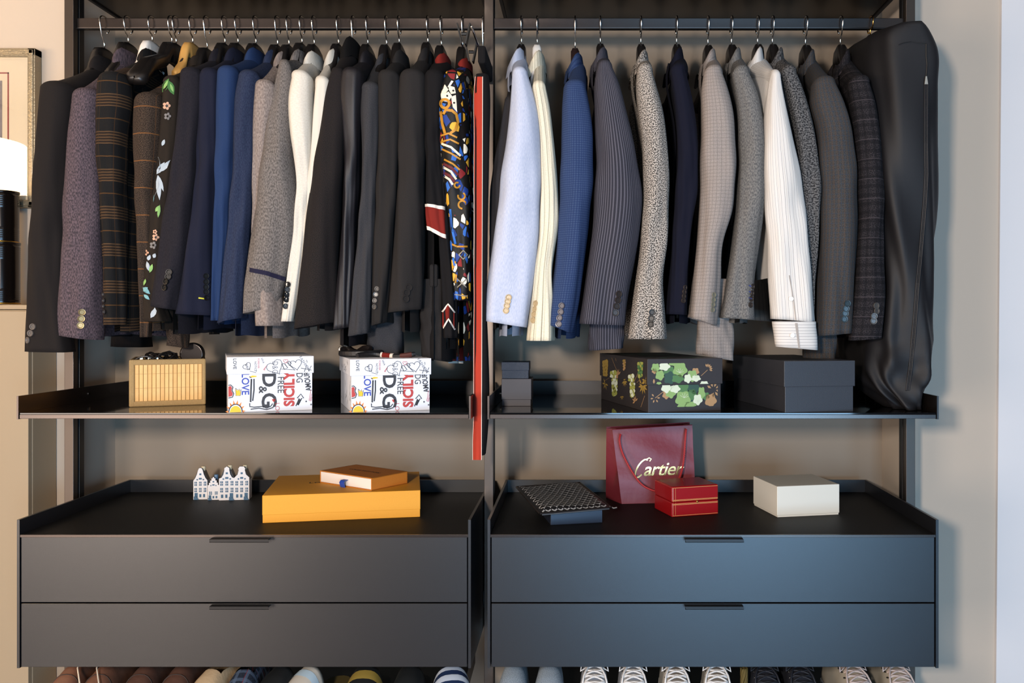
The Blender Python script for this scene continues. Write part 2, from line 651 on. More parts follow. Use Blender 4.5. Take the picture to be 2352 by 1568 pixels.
class Sleeve:
    def __init__(s, rows, Zs, hd=.05, slant=0., seed=0, fold=.0022, cap=.022, n=44, p=.85):
        yy, xl, xr = resample(rows, n)
        s.z = ZC + (VY - yy) / F * Zs
        s.c = ((xl + xr) / 2 - VX) / F * Zs
        s.w = (xr - xl) / 2 / F * Zs
        s.n = n
        s.yc = Zs - D0 + hd * .35
        s.hd0 = hd
        s.Zs = Zs
        s.slant = slant / F * Zs
        s.seed, s.fold, s.cap, s.p = seed, fold, cap, p

    def prof(s, q):
        """q in 0..1 along the sleeve"""
        f = np.linspace(0, 1, s.n)
        return np.interp(q, f, s.z), np.interp(q, f, s.c), np.interp(q, f, s.w)

    def ring(s, q, phi, grow=0.):
        """q < 0: the rounded cap; returns (K,3) points"""
        a = 0.
        if q < 0:
            a = min(1, -q) * math.pi / 2
        z, c, w = s.prof(max(q, 0))
        hd = s.hd0 * (1 - .18 * max(q, 0))
        hd = min(hd, max(w * 1.35, .02))
        sn, cs = np.sin(phi), np.cos(phi)
        x = np.sign(sn) * np.abs(sn) ** s.p
        y = -np.sign(cs) * np.abs(cs) ** s.p
        sd = s.seed
        qq = max(q, 0)
        amp = s.fold * (.35 + .9 * qq)
        f = amp * (np.sin(3 * phi + sd + 5 * qq) + .8 * np.sin(5 * phi - 3.1 * sd + 9 * qq * math.sin(sd)) + .5 * np.sin(9 * phi + 2 * sd - 14 * qq))
        f += s.fold * .9 * np.sin(26 * qq + sd * 2 + 2.0 * phi) * math.exp(-((qq - .45 - .1 * math.sin(sd)) / .16) ** 2)
        ca, sa = math.cos(a), math.sin(a)
        ww = (w + grow) * max(ca, .02) ** .75
        X = c + x * ww + f * x * .6 * ca
        Y = s.yc + y * (hd + grow) * max(ca, .02) ** .75 + f * y * 1.3 * ca + sa * .035
        Z = z + s.cap * sa + s.slant * x * .5 * float(sm((qq - .72) / .28)) + 0 * phi
        return np.stack([X, Y, Z], -1)

    def grid(s, q0=-1., q1=1., nq=52, K=33, grow=0., hem_in=.05):
        phi = np.linspace(-math.pi, math.pi, K)
        qs = np.linspace(max(q0, 0), q1, nq)
        sh = getattr(s, 'sh', None)
        if q0 < 0 and sh is None:
            qs = np.concatenate([np.linspace(-1, 0, 8)[:-1], qs])
        G = np.array([s.ring(q, phi, grow) for q in qs])
        if q0 < 0 and sh is not None:
            G = np.concatenate([s.shoulder(phi), G])
        wm = float(np.mean(s.w)) * 1.15
        U = np.broadcast_to(phi * wm, G.shape[:2])
        V = G[:, :, 2]
        UV = np.stack([U + s.seed, V], -1)
        if hem_in:
            g2 = s.ring(q1, phi, -.0025)
            g3 = s.ring(q1 - hem_in * .9, phi, -.006)
            G = np.concatenate([G, g2[None], g3[None]])
            UV = np.concatenate([UV, UV[-1:], UV[-1:]])
        return G, UV

    def shoulder(s, phi, n=16):
        """rings that carry the sleeve head over and back along the shoulder to the neck"""
        xh, zneck, tb = s.sh
        z0, c0, w0 = s.z[0], s.c[0], s.w[0]
        base = s.ring(0, phi)
        yf, yb = base[:, 1].min(), base[:, 1].max()
        out = []
        k = .38
        for q in np.linspace(1, 0, n + 1)[:-1]:
            if q <= k:
                a = q / k * math.pi / 2
                O = np.array([yf + .034 * (1 - math.cos(a)), z0 + s.cap * math.sin(a)])
                I = np.array([yb - .012 * q / k, z0 - .02 * q / k])
                ww = w0 * (1 - .10 * q / k)
            else:
                t = (q - k) / (1 - k)
                O = np.array([yf + .034 + (YC - .040 - yf - .034) * t, z0 + s.cap + (zneck - .001 - z0 - s.cap) * (.75 * t + .25 * t * t)])
                I = np.array([yb - .012 + (YC + .01 - yb + .012) * t, z0 - .02 + (zneck - .06 - z0 + .02) * t])
                ww = w0 * .90 + (tb * .9 + .003 - w0 * .90) * float(sm(t)) ** .8
            ctr, v = (O + I) / 2, (O - I) / 2
            sn, cs = np.sin(phi), np.cos(phi)
            x = np.sign(sn) * np.abs(sn) ** s.p
            y = np.sign(cs) * np.abs(cs) ** s.p
            cx = c0 + (xh - c0) * float(sm(q))
            out.append(np.stack([cx + x * ww, ctr[0] + v[0] * y, ctr[1] + v[1] * y], -1))
        return np.array(out)

    def at(s, px, py, off=.0012):
        """point on the visible front of the sleeve nearest to what the photograph shows at px, py"""
        Z = s.Zs
        for _ in range(3):
            z = ZC + (VY - py) / F * Z
            x = (px - VX) / F * Z
            q = np.interp(-z, -s.z, np.linspace(0, 1, s.n))
            _, c, w = s.prof(q)
            k = max(-.97, min(.97, (x - c) / max(w, 1e-4)))
            sn = np.sign(k) * abs(k) ** (1 / s.p)
            ph = math.asin(max(-1, min(1, sn)))
            pt = s.ring(q, np.array([ph]), off)[0]
            Z = pt[1] + D0
        return Vector((x, pt[1], z)) if abs(x - c) <= w else Vector((float(pt[0]), float(pt[1]), z))


M_lining = mat('dark_lining', '0f0f12', .6)
BTN = {}


def button_mesh(m, r=.0075):
    key = (m.name, round(r, 4))
    if key not in BTN:
        mb = MB().lathe([(0, .0008), (r * .62, .0008), (r * .75, -.0012), (r * .95, -.0014), (r, 0), (r, .0015)], 16, axis='y')
        for a in range(4):
            mb.lathe([(0, .0002), (r * .1, .0002), (r * .1, .0009)], 6, center=(r * .22 * math.cos(a * 1.571 + .78), 0, r * .22 * math.sin(a * 1.571 + .78)), axis='y')
        BTN[key] = mb.mesh(m, False, 'button')
    return BTN[key]


GARM = []


def garment(name, label, cat, hook, rows, m, ct=118, Zs=2.075, tb=.020, hem=770, slant=0, seed=None, buttons=(), bm=None, br=.0075,
            hd=.05, fold=.0022, collar='jacket', neck_up=.0, body_rows=None, sleeve_q1=1., cap=.022, collar_m=None, group='garments hanging in the left bay',
            back_sleeve=True, col_r=.018, col_s=.012, hemZ=2.16, face=-1, lap=False, topx=None, body_fold=.0028):
    if group == 'garments hanging in the left bay':
        col_r, col_s = col_r - .003, .002
    seed = seed if seed is not None else len(GARM) * 1.7 + .6
    xh = (hook - VX) / F * ZR
    zneck = ZC + (VY - ct) / F * (ZR + .0) - (.026 if collar in ('jacket', 'shirt') else .014)
    org = (xh, YC, zneck)
    t = thing(name, label, cat, org, group=group)
    S = Sleeve(rows, Zs, hd, slant, seed, fold, cap)
    S.sh = (xh, zneck, tb)
    o_ = np.array(org)
    G, UV = S.grid(q1=sleeve_q1)
    sl = grid_obj('sleeve', G, UV, m, t, o_)
    if back_sleeve:
        c2 = sl.copy()
        C.objects.link(c2)
        c2.scale = (1, -1, 1)
        c2.location = (-(S.c[0] - xh) * .4, 0, 0)
        c2.parent = t
    # body
    yf = S.yc - .012
    half = YC - yf
    zsh = S.z[0] + S.cap * .9
    zhem = ZC + (VY - hem) / F * hemZ
    eta = np.linspace(-1, 1, 31)
    nk = 22
    v = np.concatenate([-np.linspace(1, 0, nk) ** 1.6, np.linspace(0, 1, nk)[1:] ** 1.6])
    Gb = np.zeros((len(eta), len(v), 3))
    UVb = np.zeros((len(eta), len(v), 2))
    c0 = S.c[0]
    for i, e in enumerate(eta):
        a = abs(e)
        zr = zneck - .006 - .010 * min(1, a / .3) - (zneck - zsh) * float(sm((a - .22) / .85) * .55 + .45 * np.clip((a - .25) / .75, 0, 1))
        cx = xh + (c0 - xh) * (a ** 1.3 if e < 0 else -.25 * a ** 1.3)
        L = zr - zhem
        d = np.abs(v) * L
        z = zr - d
        tap = max(0.05, (1 - a ** 3)) ** .5
        th = tb * np.sqrt(np.clip(d / .055, 0, 1)) * (1 + .35 * d / L) * tap
        drift = (np.interp(-z, -S.z, S.c) - c0) * .75 * sm(d / .15)
        fo = body_fold * np.sin(9 * e + seed + 2 * np.sin(seed) * d / L) * sm(d / .35) + .5 * body_fold * np.sin(13 * e - seed) * sm(d / .5)
        fo = fo * (1 - a ** 3)
        yy = YC + (e * half) * (1 - .10 * sm(d / .22)) + 0 * d
        Gb[i, :, 0] = cx + drift + np.sign(v) * th + fo
        Gb[i, :, 1] = np.minimum(yy, ZN - D0 - .012)
        Gb[i, :, 2] = z + .002 * np.sin(6 * e + seed) * sm((d / L - .8) / .2)
        UVb[i, :, 0] = e * half + seed
        UVb[i, :, 1] = z
    grid_obj('body', Gb, UVb, m, t, o_)
    # collar
    if collar:
        cm = collar_m or m
        ph = np.linspace(-2.55, 2.55, 29)
        rx, ry = col_r, .062
        dirx = -face
        if collar == 'jacket':
            prof = [(-.006, -.014), (-.005, .010), (-.003, .019), (.001, .0215), (.005, .018), (.008, 0), (.0105, -.022)]
        elif collar == 'shirt':
            prof = [(-.006, -.012), (-.005, .016), (-.002, .024), (.002, .025), (.006, .019), (.009, .0), (.0115, -.024)]
        elif collar == 'band':
            prof = [(-.003, -.010), (-.002, .012), (0, .0155), (.003, .0155), (.005, .012), (.006, -.010)]
        else:  # round knit hood / funnel
            prof = [(-.010, -.010), (-.006, .02), (-.002, .034), (.003, .036), (.008, .03), (.010, .01), (.012, -.014)]
        Gc = np.zeros((len(ph), len(prof), 3))
        UVc = np.zeros((len(ph), len(prof), 2))
        for i, p in enumerate(ph):
            fr = float(sm((abs(p) - 1.0) / 1.5))
            for j, (dr, dz) in enumerate(prof):
                Gc[i, j] = (xh + dirx * (rx + dr) * math.cos(p) - dirx * col_s, YC + (ry + dr) * math.sin(p), zneck + neck_up + dz * (1 - .2 * fr) - .034 * fr * (1.0 if collar != 'band' else .4) + (0.0 if abs(p) < 1.0 else -.004))
                UVc[i, j] = (p * .05, j * .008)
        grid_obj('collar', Gc, UVc, cm, t, o_)
    if lap:
        # lapel folded back along the chest, following the body
        na, nb = 16, 6
        Gl = np.zeros((na, nb, 3)); UVl = np.zeros((na, nb, 2))
        vv = np.abs(v)
        half_i = np.arange(0, nk)[::-1] if face < 0 else np.arange(nk - 1, 2 * nk - 1)
        for i, a_ in enumerate(np.linspace(0, 1, na)):
            e_in = -.10 - .14 * a_
            e_out = -.30 - .38 * math.sin(min(1, a_ / .45) * math.pi / 2) if a_ < .45 else -.68 + (.68 - .26) * ((a_ - .45) / .55)
            d_ = .004 + .40 * a_
            for j, b_ in enumerate(np.linspace(0, 1, nb)):
                e_ = e_in + (e_out - e_in) * b_
                fi = (e_ + 1) / 2 * (len(eta) - 1)
                i0 = int(fi); f_ = fi - i0
                col_ = Gb[i0, half_i] * (1 - f_) + Gb[i0 + 1, half_i] * f_
                zt_ = col_[0, 2] - d_
                p = np.array([np.interp(-zt_, -col_[:, 2], col_[:, k_]) for k_ in range(3)])
                p[0] += face * (.003 + .005 * math.sin(math.pi * b_) * (1 - .5 * a_) + .014 * max(0, 1 - a_ / .35) ** 2)
                Gl[i, j] = p
                UVl[i, j] = (p[1], p[2])
        grid_obj('lapel', Gl, UVl, m, t, o_)
    # buttons
    if buttons:
        bmesh_ = button_mesh(bm, br)
        for (bx, by) in buttons:
            p = S.at(bx, by, .0022)
            q1_ = S.at(bx - 3, by, 0)
            q2_ = S.at(bx + 3, by, 0)
            d = q2_ - q1_
            rz = math.atan2(d.y, d.x) * .8 if abs(d.x) > 1e-6 else 0
            link('button', bmesh_, t, p - Vector(org), (0, 0, max(-.9, min(.9, rz))))
    g = dict(t=t, S=S, org=Vector(org), xh=xh, zneck=zneck)
    GARM.append(g)
    return g


def deco(g, name, shapes, m, off=.0016, seg=None):
    """printed or sewn shapes on the front of a sleeve; shapes = polygons in frame pixels"""
    S, org = g['S'], g['org']
    mb = MB()
    for sh in shapes:
        mb.poly([S.at(x, y, off) - org for x, y in sh])
    return mb.build(name, m, g['t'])


def deco_line(g, name, lines, w, m, off=.0018):
    S, org = g['S'], g['org']
    mb = MB()
    for ln in lines:
        pts = []
        for i in range(len(ln) - 1):
            for k in range(5):
                pts.append((ln[i][0] + (ln[i + 1][0] - ln[i][0]) * k / 5, ln[i][1] + (ln[i + 1][1] - ln[i][1]) * k / 5))
        pts.append(ln[-1])
        mb.ribbon(pts, w, lambda x, y: S.at(x, y, off) - org)
    return mb.build(name, m, g['t'])


def band(g, name, q0, q1, m, grow=.0012, nq=5, hem_in=0):
    G, UV = g['S'].grid(q0, q1, nq, grow=grow, hem_in=hem_in)
    return grid_obj(name, G, UV, m, g['t'], g['org'])


# cloths
K = {}
K['black'] = fabric('black_wool', '2b2625', '231f1f', 700, pats=[])
K['heather'] = fabric('heather_plum_wool', '675860', '463f46', 480, .8, stretch=.35)
K['plaid'] = fabric('plaid_wool', '22211f', '181a1f', 600, .4, pats=[('h', .085, .026, '33261d', .6), ('h', .085, .0025, '6d5238', .6), ('h', .085, .0025, '6d5238', .6, -.0065), ('h', .085, .0025, '6d5238', .6, -.013), ('h', .085, .0025, '6d5238', .6, -.0195), ('h', .085, .0025, '6d5238', .6, -.026), ('h', .085, .0025, '6e4c28', .55, -.056), ('v', .075, .0028, '5a4028', .5), ('v', .075, .0018, '4a3522', .4, -.007), ('v', .075, .0018, '4a3522', .4, -.013), ('v', .075, .0018, '5a3c20', .4, -.044)])
K['tweed_brown'] = fabric('brown_tweed', '54453a', '2a221d', 620, .8, pats=[('h', .0615, .0022, '8a5a30', .7), ('v', .055, .0018, '6a4a30', .5)])
K['floral'] = fabric('dark_olive_cotton', '362d24', '2e2620', 900)
K['charnavy'] = fabric('black_navy_linen', '2d2b33', '222029', 600, stretch=.3)
K['navy'] = fabric('dark_navy_wool', '23273d', '1c2034', 800)
K['royal'] = fabric('royal_blue_wool', '2c4470', '263c66', 900)
K['bluegrey'] = fabric('blue_grey_wool', '36425e', '2a3350', 480, .5, stretch=.4)
K['taupe'] = fabric('taupe_wool', '8c8079', '776b66', 420, .6, stretch=.4)
K['grey'] = fabric('grey_flannel', '7a736f', '5e5956', 480, .7, stretch=.4)
K['cream'] = fabric('cream_linen', 'cbc5b9', 'c3bbae', 300)
K['offwhite'] = fabric('off_white_cotton', 'c6bfb2', None)
K['blackwool'] = fabric('black_melton', '352e2d', '1b191a', 700, .7)
K['blackknit'] = fabric('black_rib_knit', '171414', None, pats=[('v', .004, .0015, '080808', .8)])
K['satin'] = fabric('black_satin_stripe', '28242a', '201d22', 500, rough=.55, spec=.4, pats=[('v', .010, .004, '1d1a1f', .8)])
K['grey2'] = fabric('slate_wool', '47474b', '3a3a3e', 600)
K['dgrey'] = fabric('dark_grey_wool', '353231', '2c2a2a', 700)
K['dgrey2'] = fabric('anthracite_wool', '383433', '2d2b2b', 700)
K['jet'] = fabric('jet_black_jersey', '1c1a1c', None)
K['print'] = fabric('printed_silk', '111111', None, rough=.6, spec=.3, voro=(62, ['16357c', '0d0c0b', 'd9a032', '16357c', '0f0d0c', 'e8e0cc', '0d0c0b', '7a1f22', '2a5fae', '0d0c0b'], '0a0908'))
K['print_dark'] = fabric('printed_silk_dark', '111111', None, rough=.6, spec=.3, voro=(62, ['0d0c0b', '0d0c0b', '8a6424', '16357c', '0f0d0c', '0d0c0b', '0d0c0b', '54461f'], '0a0908'))
K['paleblue'] = fabric('pale_blue_linen', 'b2b8c8', 'a2aac0', 520, .5, stretch=.25)
K['creamstripe'] = fabric('cream_striped_linen', 'd9d0ba', 'd0c6ae', 300, pats=[('v', .0125, .0016, '7e7766', .75), ('v', .0125, .0008, '8e8775', .6, -.004)])
K['bluecheck'] = fabric('blue_checked_wool', '44587e', '3c5076', 500, pats=[('h', .0052, .0020, '24386a', .6), ('v', .0052, .0020, '24386a', .6)])
K['pin'] = fabric('grey_striped_wool', '46454f', '3d3d48', 700, pats=[('v', .0062, .0018, '6d6b76', .7), ('v', .0062, .001, '2b2b35', .7, -.0035)])
K['tweed'] = fabric('pepper_tweed', 'b4aaa0', '3a3836', 430, 1.02, bump=.5)
K['navy2'] = fabric('midnight_navy_wool', '181a2e', '141628', 800)
K['beigegrey'] = fabric('sand_grey_wool', '938a84', '857b75', 500, pats=[('h', .008, .0014, '736c68', .5), ('v', .008, .0014, '736c68', .5)])
K['midgrey'] = fabric('mid_grey_sharkskin', '7a7773', '5f5e5e', 500, .7, stretch=.4)
K['shirt'] = fabric('white_striped_cotton', 'cdc8c2', None, rough=.8, pats=[('v', .0072, .0007, '5a5a64', .65), ('v', .0144, .0007, '9c8a70', .4, -.0034)])
K['shirtcuff'] = fabric('white_striped_cotton_cuff', 'cdc8c2', None, rough=.8, pats=[('h', .0066, .0008, '5a5a64', .65)])
K['fleece'] = fabric('grey_boucle', '6d6b6a', '343436', 300, .8, bump=.7)
K['greycheck'] = fabric('grey_check_wool', '56524f', '3e3c3c', 520, .5, pats=[('h', .011, .0016, '3a4a5a', .5), ('v', .011, .0016, '6a4e3c', .35), ('v', .011, .0014, '3a4a5a', .5, -.005)])
K['charcheck'] = fabric('charcoal_check_tweed', '3f3a3d', '201e22', 420, .9, bump=.6, pats=[('h', .020, .008, '18171b', .5), ('v', .020, .006, '18171b', .5), ('h', .045, .002, '5a5155', .5)])
K['bag'] = fabric('black_nylon', '1d1a1c', '19171a', 900, rough=.62, spec=.35, bump=.1)
K['red'] = fabric('red_twill', '8c2a22', None)
K['redstripe'] = fabric('red_stripe_twill', 'b83e2c', 'aa3828', 800)
K['whitetape'] = fabric('white_tape', 'd8cfc4', None)
K['bandnavy'] = fabric('navy_tape', '2c2a44', None)
B_grey = mat('grey_horn_button', '5a5450', .35)
B_brass = mat('antique_brass_button', '8a7650', .38, .6)
B_black = mat('black_button', '0d0d0e', .42, 0, .35)
B_dark = mat('dark_horn_button', '2a2422', .42, 0, .35)
B_tan = mat('tan_horn_button', 'a8926e', .4)
B_slate = mat('slate_button', '42404a', .3)
B_pearl = mat('pearl_button', 'e8e2d8', .25)
B_shine = mat('smoky_pearl_button', '4c4a48', .36, .2)
B_cloth = K['dgrey2']

# ---- left bay, from left to right
GL = 'garments hanging in the left bay'
GR = 'garments hanging in the right bay'
H_ = 'black hanger, chrome hook, carrying the '
hanger(240, 113, H_ + 'leftmost black-brown jacket')
garment('jacket', 'black-brown wool jacket at the far left end of the rail, three grey cuff buttons', 'jacket', 243,
        [(208, 93, 172), (250, 88, 170), (300, 84, 163), (420, 76, 152), (540, 69, 146), (640, 65, 142), (720, 60, 146), (808, 56, 157)], K['black'], ct=134, hem=775, slant=-2,
        buttons=[(75, 750), (70, 765), (65, 781)], bm=B_grey, tb=.016)
hanger(295, 101, H_ + 'plum heather jacket')
garment('jacket', 'plum grey heather jacket with three brass-coloured cuff buttons', 'jacket', 295,
        [(222, 166, 232), (260, 163, 230), (300, 159, 230), (400, 150, 228), (500, 144, 229), (600, 137, 229), (700, 127, 226), (774, 121, 222)], K['heather'], ct=118, hem=770, slant=-14,
        buttons=[(191, 717), (188, 732), (185, 747)], bm=B_brass, br=.0078)
hanger(350, 98, 'white hanger, chrome hook, carrying the brown plaid jacket', m=M_hwhite)
garment('jacket', 'dark jacket with brown and tan plaid checks', 'jacket', 350,
        [(185, 226, 290), (220, 223, 292), (300, 221, 283), (400, 223, 278), (500, 228, 278), (600, 233, 279), (700, 236, 279), (746, 237, 277)], K['plaid'], ct=119, hem=760,
        buttons=[(238, 676), (239, 690), (239, 703), (240, 716)], bm=B_dark, br=.006, hd=.045, tb=.022)
hanger(395, 101, 'empty black hanger beside the plaid jacket, left one of the empty pair', empty=True)
hanger(405, 103, 'empty black hanger beside the brown tweed, right one of the empty pair', empty=True)
hanger(443, 102, 'light wooden hanger, the only pale wood one, carrying the brown tweed jacket', m=M_hwood)
garment('jacket', 'brown tweed jacket with thin orange windowpane lines', 'jacket', 440,
        [(232, 309, 372), (270, 307, 372), (330, 306, 368), (400, 306, 360), (500, 309, 352), (600, 314, 345), (700, 319, 342), (774, 320, 336)], K['tweed_brown'], ct=138, hem=760, hemZ=2.1,
        tb=.022, hd=.045)
hanger(476, 114, H_ + 'flower embroidered jacket')
fl = garment('jacket', 'dark olive jacket embroidered with flowers and green leaves', 'jacket', 468,
             [(190, 371, 412), (250, 366, 410), (330, 361, 404), (400, 355, 398), (500, 342, 384), (600, 330, 372), (680, 324, 364), (738, 327, 380)], K['floral'], ct=140, hem=758, hemZ=2.12, tb=.016, collar='band')
hanger(517, 103, H_ + 'black navy linen jacket')
garment('jacket', 'black-navy linen jacket with four black cuff buttons', 'jacket', 510,
        [(172, 411, 462), (210, 409, 462), (300, 402, 452), (400, 390, 447), (500, 374, 440), (600, 358, 432), (660, 350, 420), (707, 344, 410)], K['charnavy'], ct=119, hem=765, slant=-10,
        buttons=[(388, 625), (386, 635), (381, 646), (378, 660)], bm=B_black)
hanger(547, 103, H_ + 'dark navy suit jacket')
nv = garment('jacket', 'dark navy suit jacket with a yellow buttonhole stitch at the cuff', 'jacket', 545,
             [(172, 456, 502), (210, 454, 500), (300, 452, 498), (400, 446, 494), (500, 435, 490), (600, 420, 486), (680, 408, 482), (722, 400, 482)], K['navy'], ct=117, hem=755, slant=-4,
             buttons=[(478, 634), (477, 647), (476, 659), (476, 670), (478, 684)], bm=B_black, br=.0065)
deco_line(nv, 'yellow_buttonhole', [[(456, 684), (472, 686)]], 3, mat('yellow_thread', 'b8b428', .7))
hanger(588, 104, H_ + 'royal blue jacket')
garment('jacket', 'royal blue jacket, brightest blue in the left bay', 'jacket', 590,
        [(168, 496, 545), (210, 494, 544), (300, 492, 540), (400, 489, 532), (500, 487, 522), (600, 486, 512), (680, 484, 505), (736, 482, 502)], K['royal'], ct=117, hem=745)
hanger(638, 107, H_ + 'blue-grey jacket in the left bay')
garment('jacket', 'blue-grey melange jacket between the royal blue and the taupe ones', 'jacket', 632,
        [(178, 545, 594), (215, 538, 592), (270, 534, 586), (400, 531, 578), (500, 523, 570), (600, 514, 562), (680, 505, 558), (736, 498, 556)], K['bluegrey'], ct=122, hem=770, slant=12)
hanger(664, 107, H_ + 'taupe jacket')
garment('jacket', 'taupe wool jacket mostly behind the grey flannel coat', 'jacket', 655,
        [(200, 583, 632), (240, 581, 632), (300, 579, 620), (400, 577, 606), (500, 576, 600), (600, 574, 612), (690, 580, 640), (748, 584, 640)], K['taupe'], ct=126, hem=775, hemZ=2.1, tb=.022)
hanger(694, 103, H_ + 'grey flannel coat')
gf = garment('jacket', 'grey flannel coat with a navy band round its sleeve', 'jacket', 692,
             [(150, 636, 664), (180, 630, 668), (240, 618, 668), (300, 608, 668), (400, 592, 676), (500, 579, 680), (600, 566, 664), (660, 560, 646), (714, 559, 630)], K['grey'], ct=121, hem=740, slant=14, hd=.055)
deco_line(gf, 'navy_band', [[(566, 618), (612, 627), (655, 641)]], 10, K['bandnavy'], .0022)
hanger(722, 106, H_ + 'cream jacket')
garment('jacket', 'cream linen jacket with five black cuff buttons', 'jacket', 722,
        [(178, 667, 714), (215, 660, 714), (300, 662, 715), (400, 676, 712), (480, 674, 706), (560, 668, 698), (650, 656, 684), (738, 646, 668)], K['cream'], ct=125, hem=735,
        buttons=[(661, 653), (660, 665), (659, 677), (658, 688), (656, 703)], bm=B_black, br=.0066)
hanger(778, 105, H_ + 'off-white shirt jacket')
garment('shirt', 'off-white shirt in a narrow strip beside the cream jacket', 'shirt', 770,
        [(190, 722, 758), (230, 719, 755), (300, 715, 745), (400, 708, 732), (500, 700, 718), (600, 692, 704), (680, 684, 694)], K['offwhite'], ct=124, hem=700, collar='shirt', tb=.012, hd=.04)
hanger(812, 120, 'black hanger hidden inside the black knit hood')
garment('coat', 'black wool coat with a rounded black knit hood', 'coat', 808,
        [(168, 756, 790), (210, 745, 792), (300, 732, 790), (400, 715, 783), (500, 703, 776), (600, 690, 770), (680, 678, 768), (748, 671, 766)], K['blackwool'], ct=117, hem=757, slant=16,
        collar='hood', collar_m=K['blackknit'], col_r=.016, hd=.055)
hanger(845, 106, H_ + 'black satin-striped jacket')
garment('jacket', 'black jacket with faint satin stripes beside the knit-hooded coat', 'jacket', 845,
        [(172, 782, 834), (210, 779, 832), (300, 784, 824), (400, 786, 820), (500, 782, 812), (600, 776, 808), (680, 770, 802), (754, 766, 798)], K['satin'], ct=123, hem=795, hemZ=2.1, slant=6)
hanger(888, 107, H_ + 'slate grey jacket')
garment('jacket', 'slate grey wool jacket, lightest among the dark ones left of the red trousers', 'jacket', 882,
        [(205, 828, 874), (240, 826, 872), (320, 828, 868), (400, 827, 862), (500, 822, 858), (600, 815, 852), (700, 806, 848), (768, 800, 846)], K['grey2'], ct=130, hem=755, hemZ=2.12, slant=8, tb=.024)
hanger(917, 103, H_ + 'dark grey jacket with four glossy buttons')
garment('jacket', 'dark grey jacket with four small glossy cuff buttons in a vertical row', 'jacket', 920,
        [(178, 866, 918), (220, 866, 920), (300, 867, 916), (400, 864, 912), (500, 859, 906), (600, 854, 898), (680, 851, 890), (744, 850, 882)], K['dgrey'], ct=122, hem=740, slant=8,
        buttons=[(866, 663), (863, 676), (861, 690), (860, 704)], bm=B_shine, br=.006)
hanger(983, 102, H_ + 'anthracite jacket with cloth-covered buttons')
garment('jacket', 'anthracite jacket with three cloth-covered cuff buttons', 'jacket', 978,
        [(178, 916, 978), (215, 914, 978), (300, 915, 975), (400, 912, 974), (500, 906, 972), (600, 898, 970), (680, 892, 966), (714, 889, 962)], K['dgrey2'], ct=117, hem=760, slant=8,
        buttons=[(939, 660), (934, 672), (932, 686)], bm=B_cloth, br=.0085)
hanger(1014, 109, H_ + 'black top with the red and white collar')
bk = garment('knit_top', 'black top with a red and white striped collar and cuffs', 'shirt', 1018,
             [(178, 974, 1022), (215, 972, 1018), (300, 974, 1012), (380, 976, 1012), (440, 977, 1016), (500, 980, 1020), (538, 984, 1022)], K['jet'], ct=136, hem=828, hemZ=2.11, collar='band', collar_m=K['red'], tb=.030, slant=-22, hd=.036)
band(bk, 'red_cuff', .83, 1.0, K['red'], .0014, hem_in=.02)
band(bk, 'white_cuff_edge', .975, 1.003, K['whitetape'], .0020)
band(bk, 'white_cuff_top', .815, .835, K['whitetape'], .0020)
hanger(1063, 112, H_ + 'printed blouson')
pr = garment('blouson', 'blouson printed in blue, gold and white with a red collar', 'jacket', 1068,
             [(178, 1016, 1064), (215, 1008, 1070), (300, 1008, 1074), (380, 1014, 1076), (450, 1022, 1078), (520, 1030, 1080), (600, 1036, 1080), (690, 1042, 1080)], K['print'], ct=147, hem=830, hemZ=2.11, collar='band', collar_m=K['red'], slant=0, tb=.018)
# red and white chevron cuffs of the black top's long sleeve
lg = garment('knit_top', 'black long-sleeved top with a red and white chevron cuff, behind the printed blouson', 'shirt', 1040,
             [(300, 996, 1020), (400, 1000, 1022), (500, 1004, 1030), (600, 1010, 1040), (700, 1014, 1048), (776, 1018, 1046)], K['jet'], ct=150, hem=800, hemZ=2.11, collar=None, tb=.016, hd=.03, Zs=2.085)
deco(lg, 'red_chevron', [[(1016, 718), (1029, 700), (1029, 730), (1016, 752)], [(1029, 700), (1044, 718), (1044, 756), (1029, 730)]], K['red'], .0042)
deco_line(lg, 'white_chevron_piping', [[(1016, 716), (1029, 698), (1045, 718)], [(1017, 754), (1030, 732), (1045, 757)]], 3.5, K['whitetape'], .003)
# long dark trouser legs of suits hanging under the jackets
def hem_piece(px0, px1, py0, py1, m, label, Zs=2.12, slant=0, seed=1., group=GL, name='trouser_leg', depth=.10):
    """lower end of a pair of folded trousers hanging below the jackets"""
    rows = [(py0, px0 + 2, px1 - 2), ((py0 * 2 + py1) / 3, px0 + 1, px1 - 1), ((py0 + py1 * 2) / 3, px0, px1), (py1, px0, px1)]
    S = Sleeve(rows, Zs, depth / 2, slant, seed, .003, .01)
    S.yc = Zs - D0 + depth / 2
    org = (float(S.c[0]), S.yc, float(S.z[0]))
    t = thing('trousers', label, 'trousers', org, group=group)
    G, UV = S.grid(q0=0, nq=24)
    grid_obj('leg', G, UV, m, t, org)
    # waist end folded over the bar of the hanger
    mb = MB()
    mb.box(-.010, .010, -.05, .05, -.02, .035, .006)
    mb.build('waistband', m, t)
    return t
hem_piece(836, 918, 640, 814, K['grey2'], 'slate grey suit trousers whose ends hang over the right graffiti box', 2.13, -6)
hem_piece(960, 1030, 640, 826, K['dgrey2'], 'anthracite suit trousers ending above the right corner of the right graffiti box', 2.10, -14, 2.3)
hem_piece(373, 414, 640, 795, K['tweed_brown'], 'brown tweed trousers whose ends show above the bamboo basket', 2.14, -8, 3.1, depth=.06)

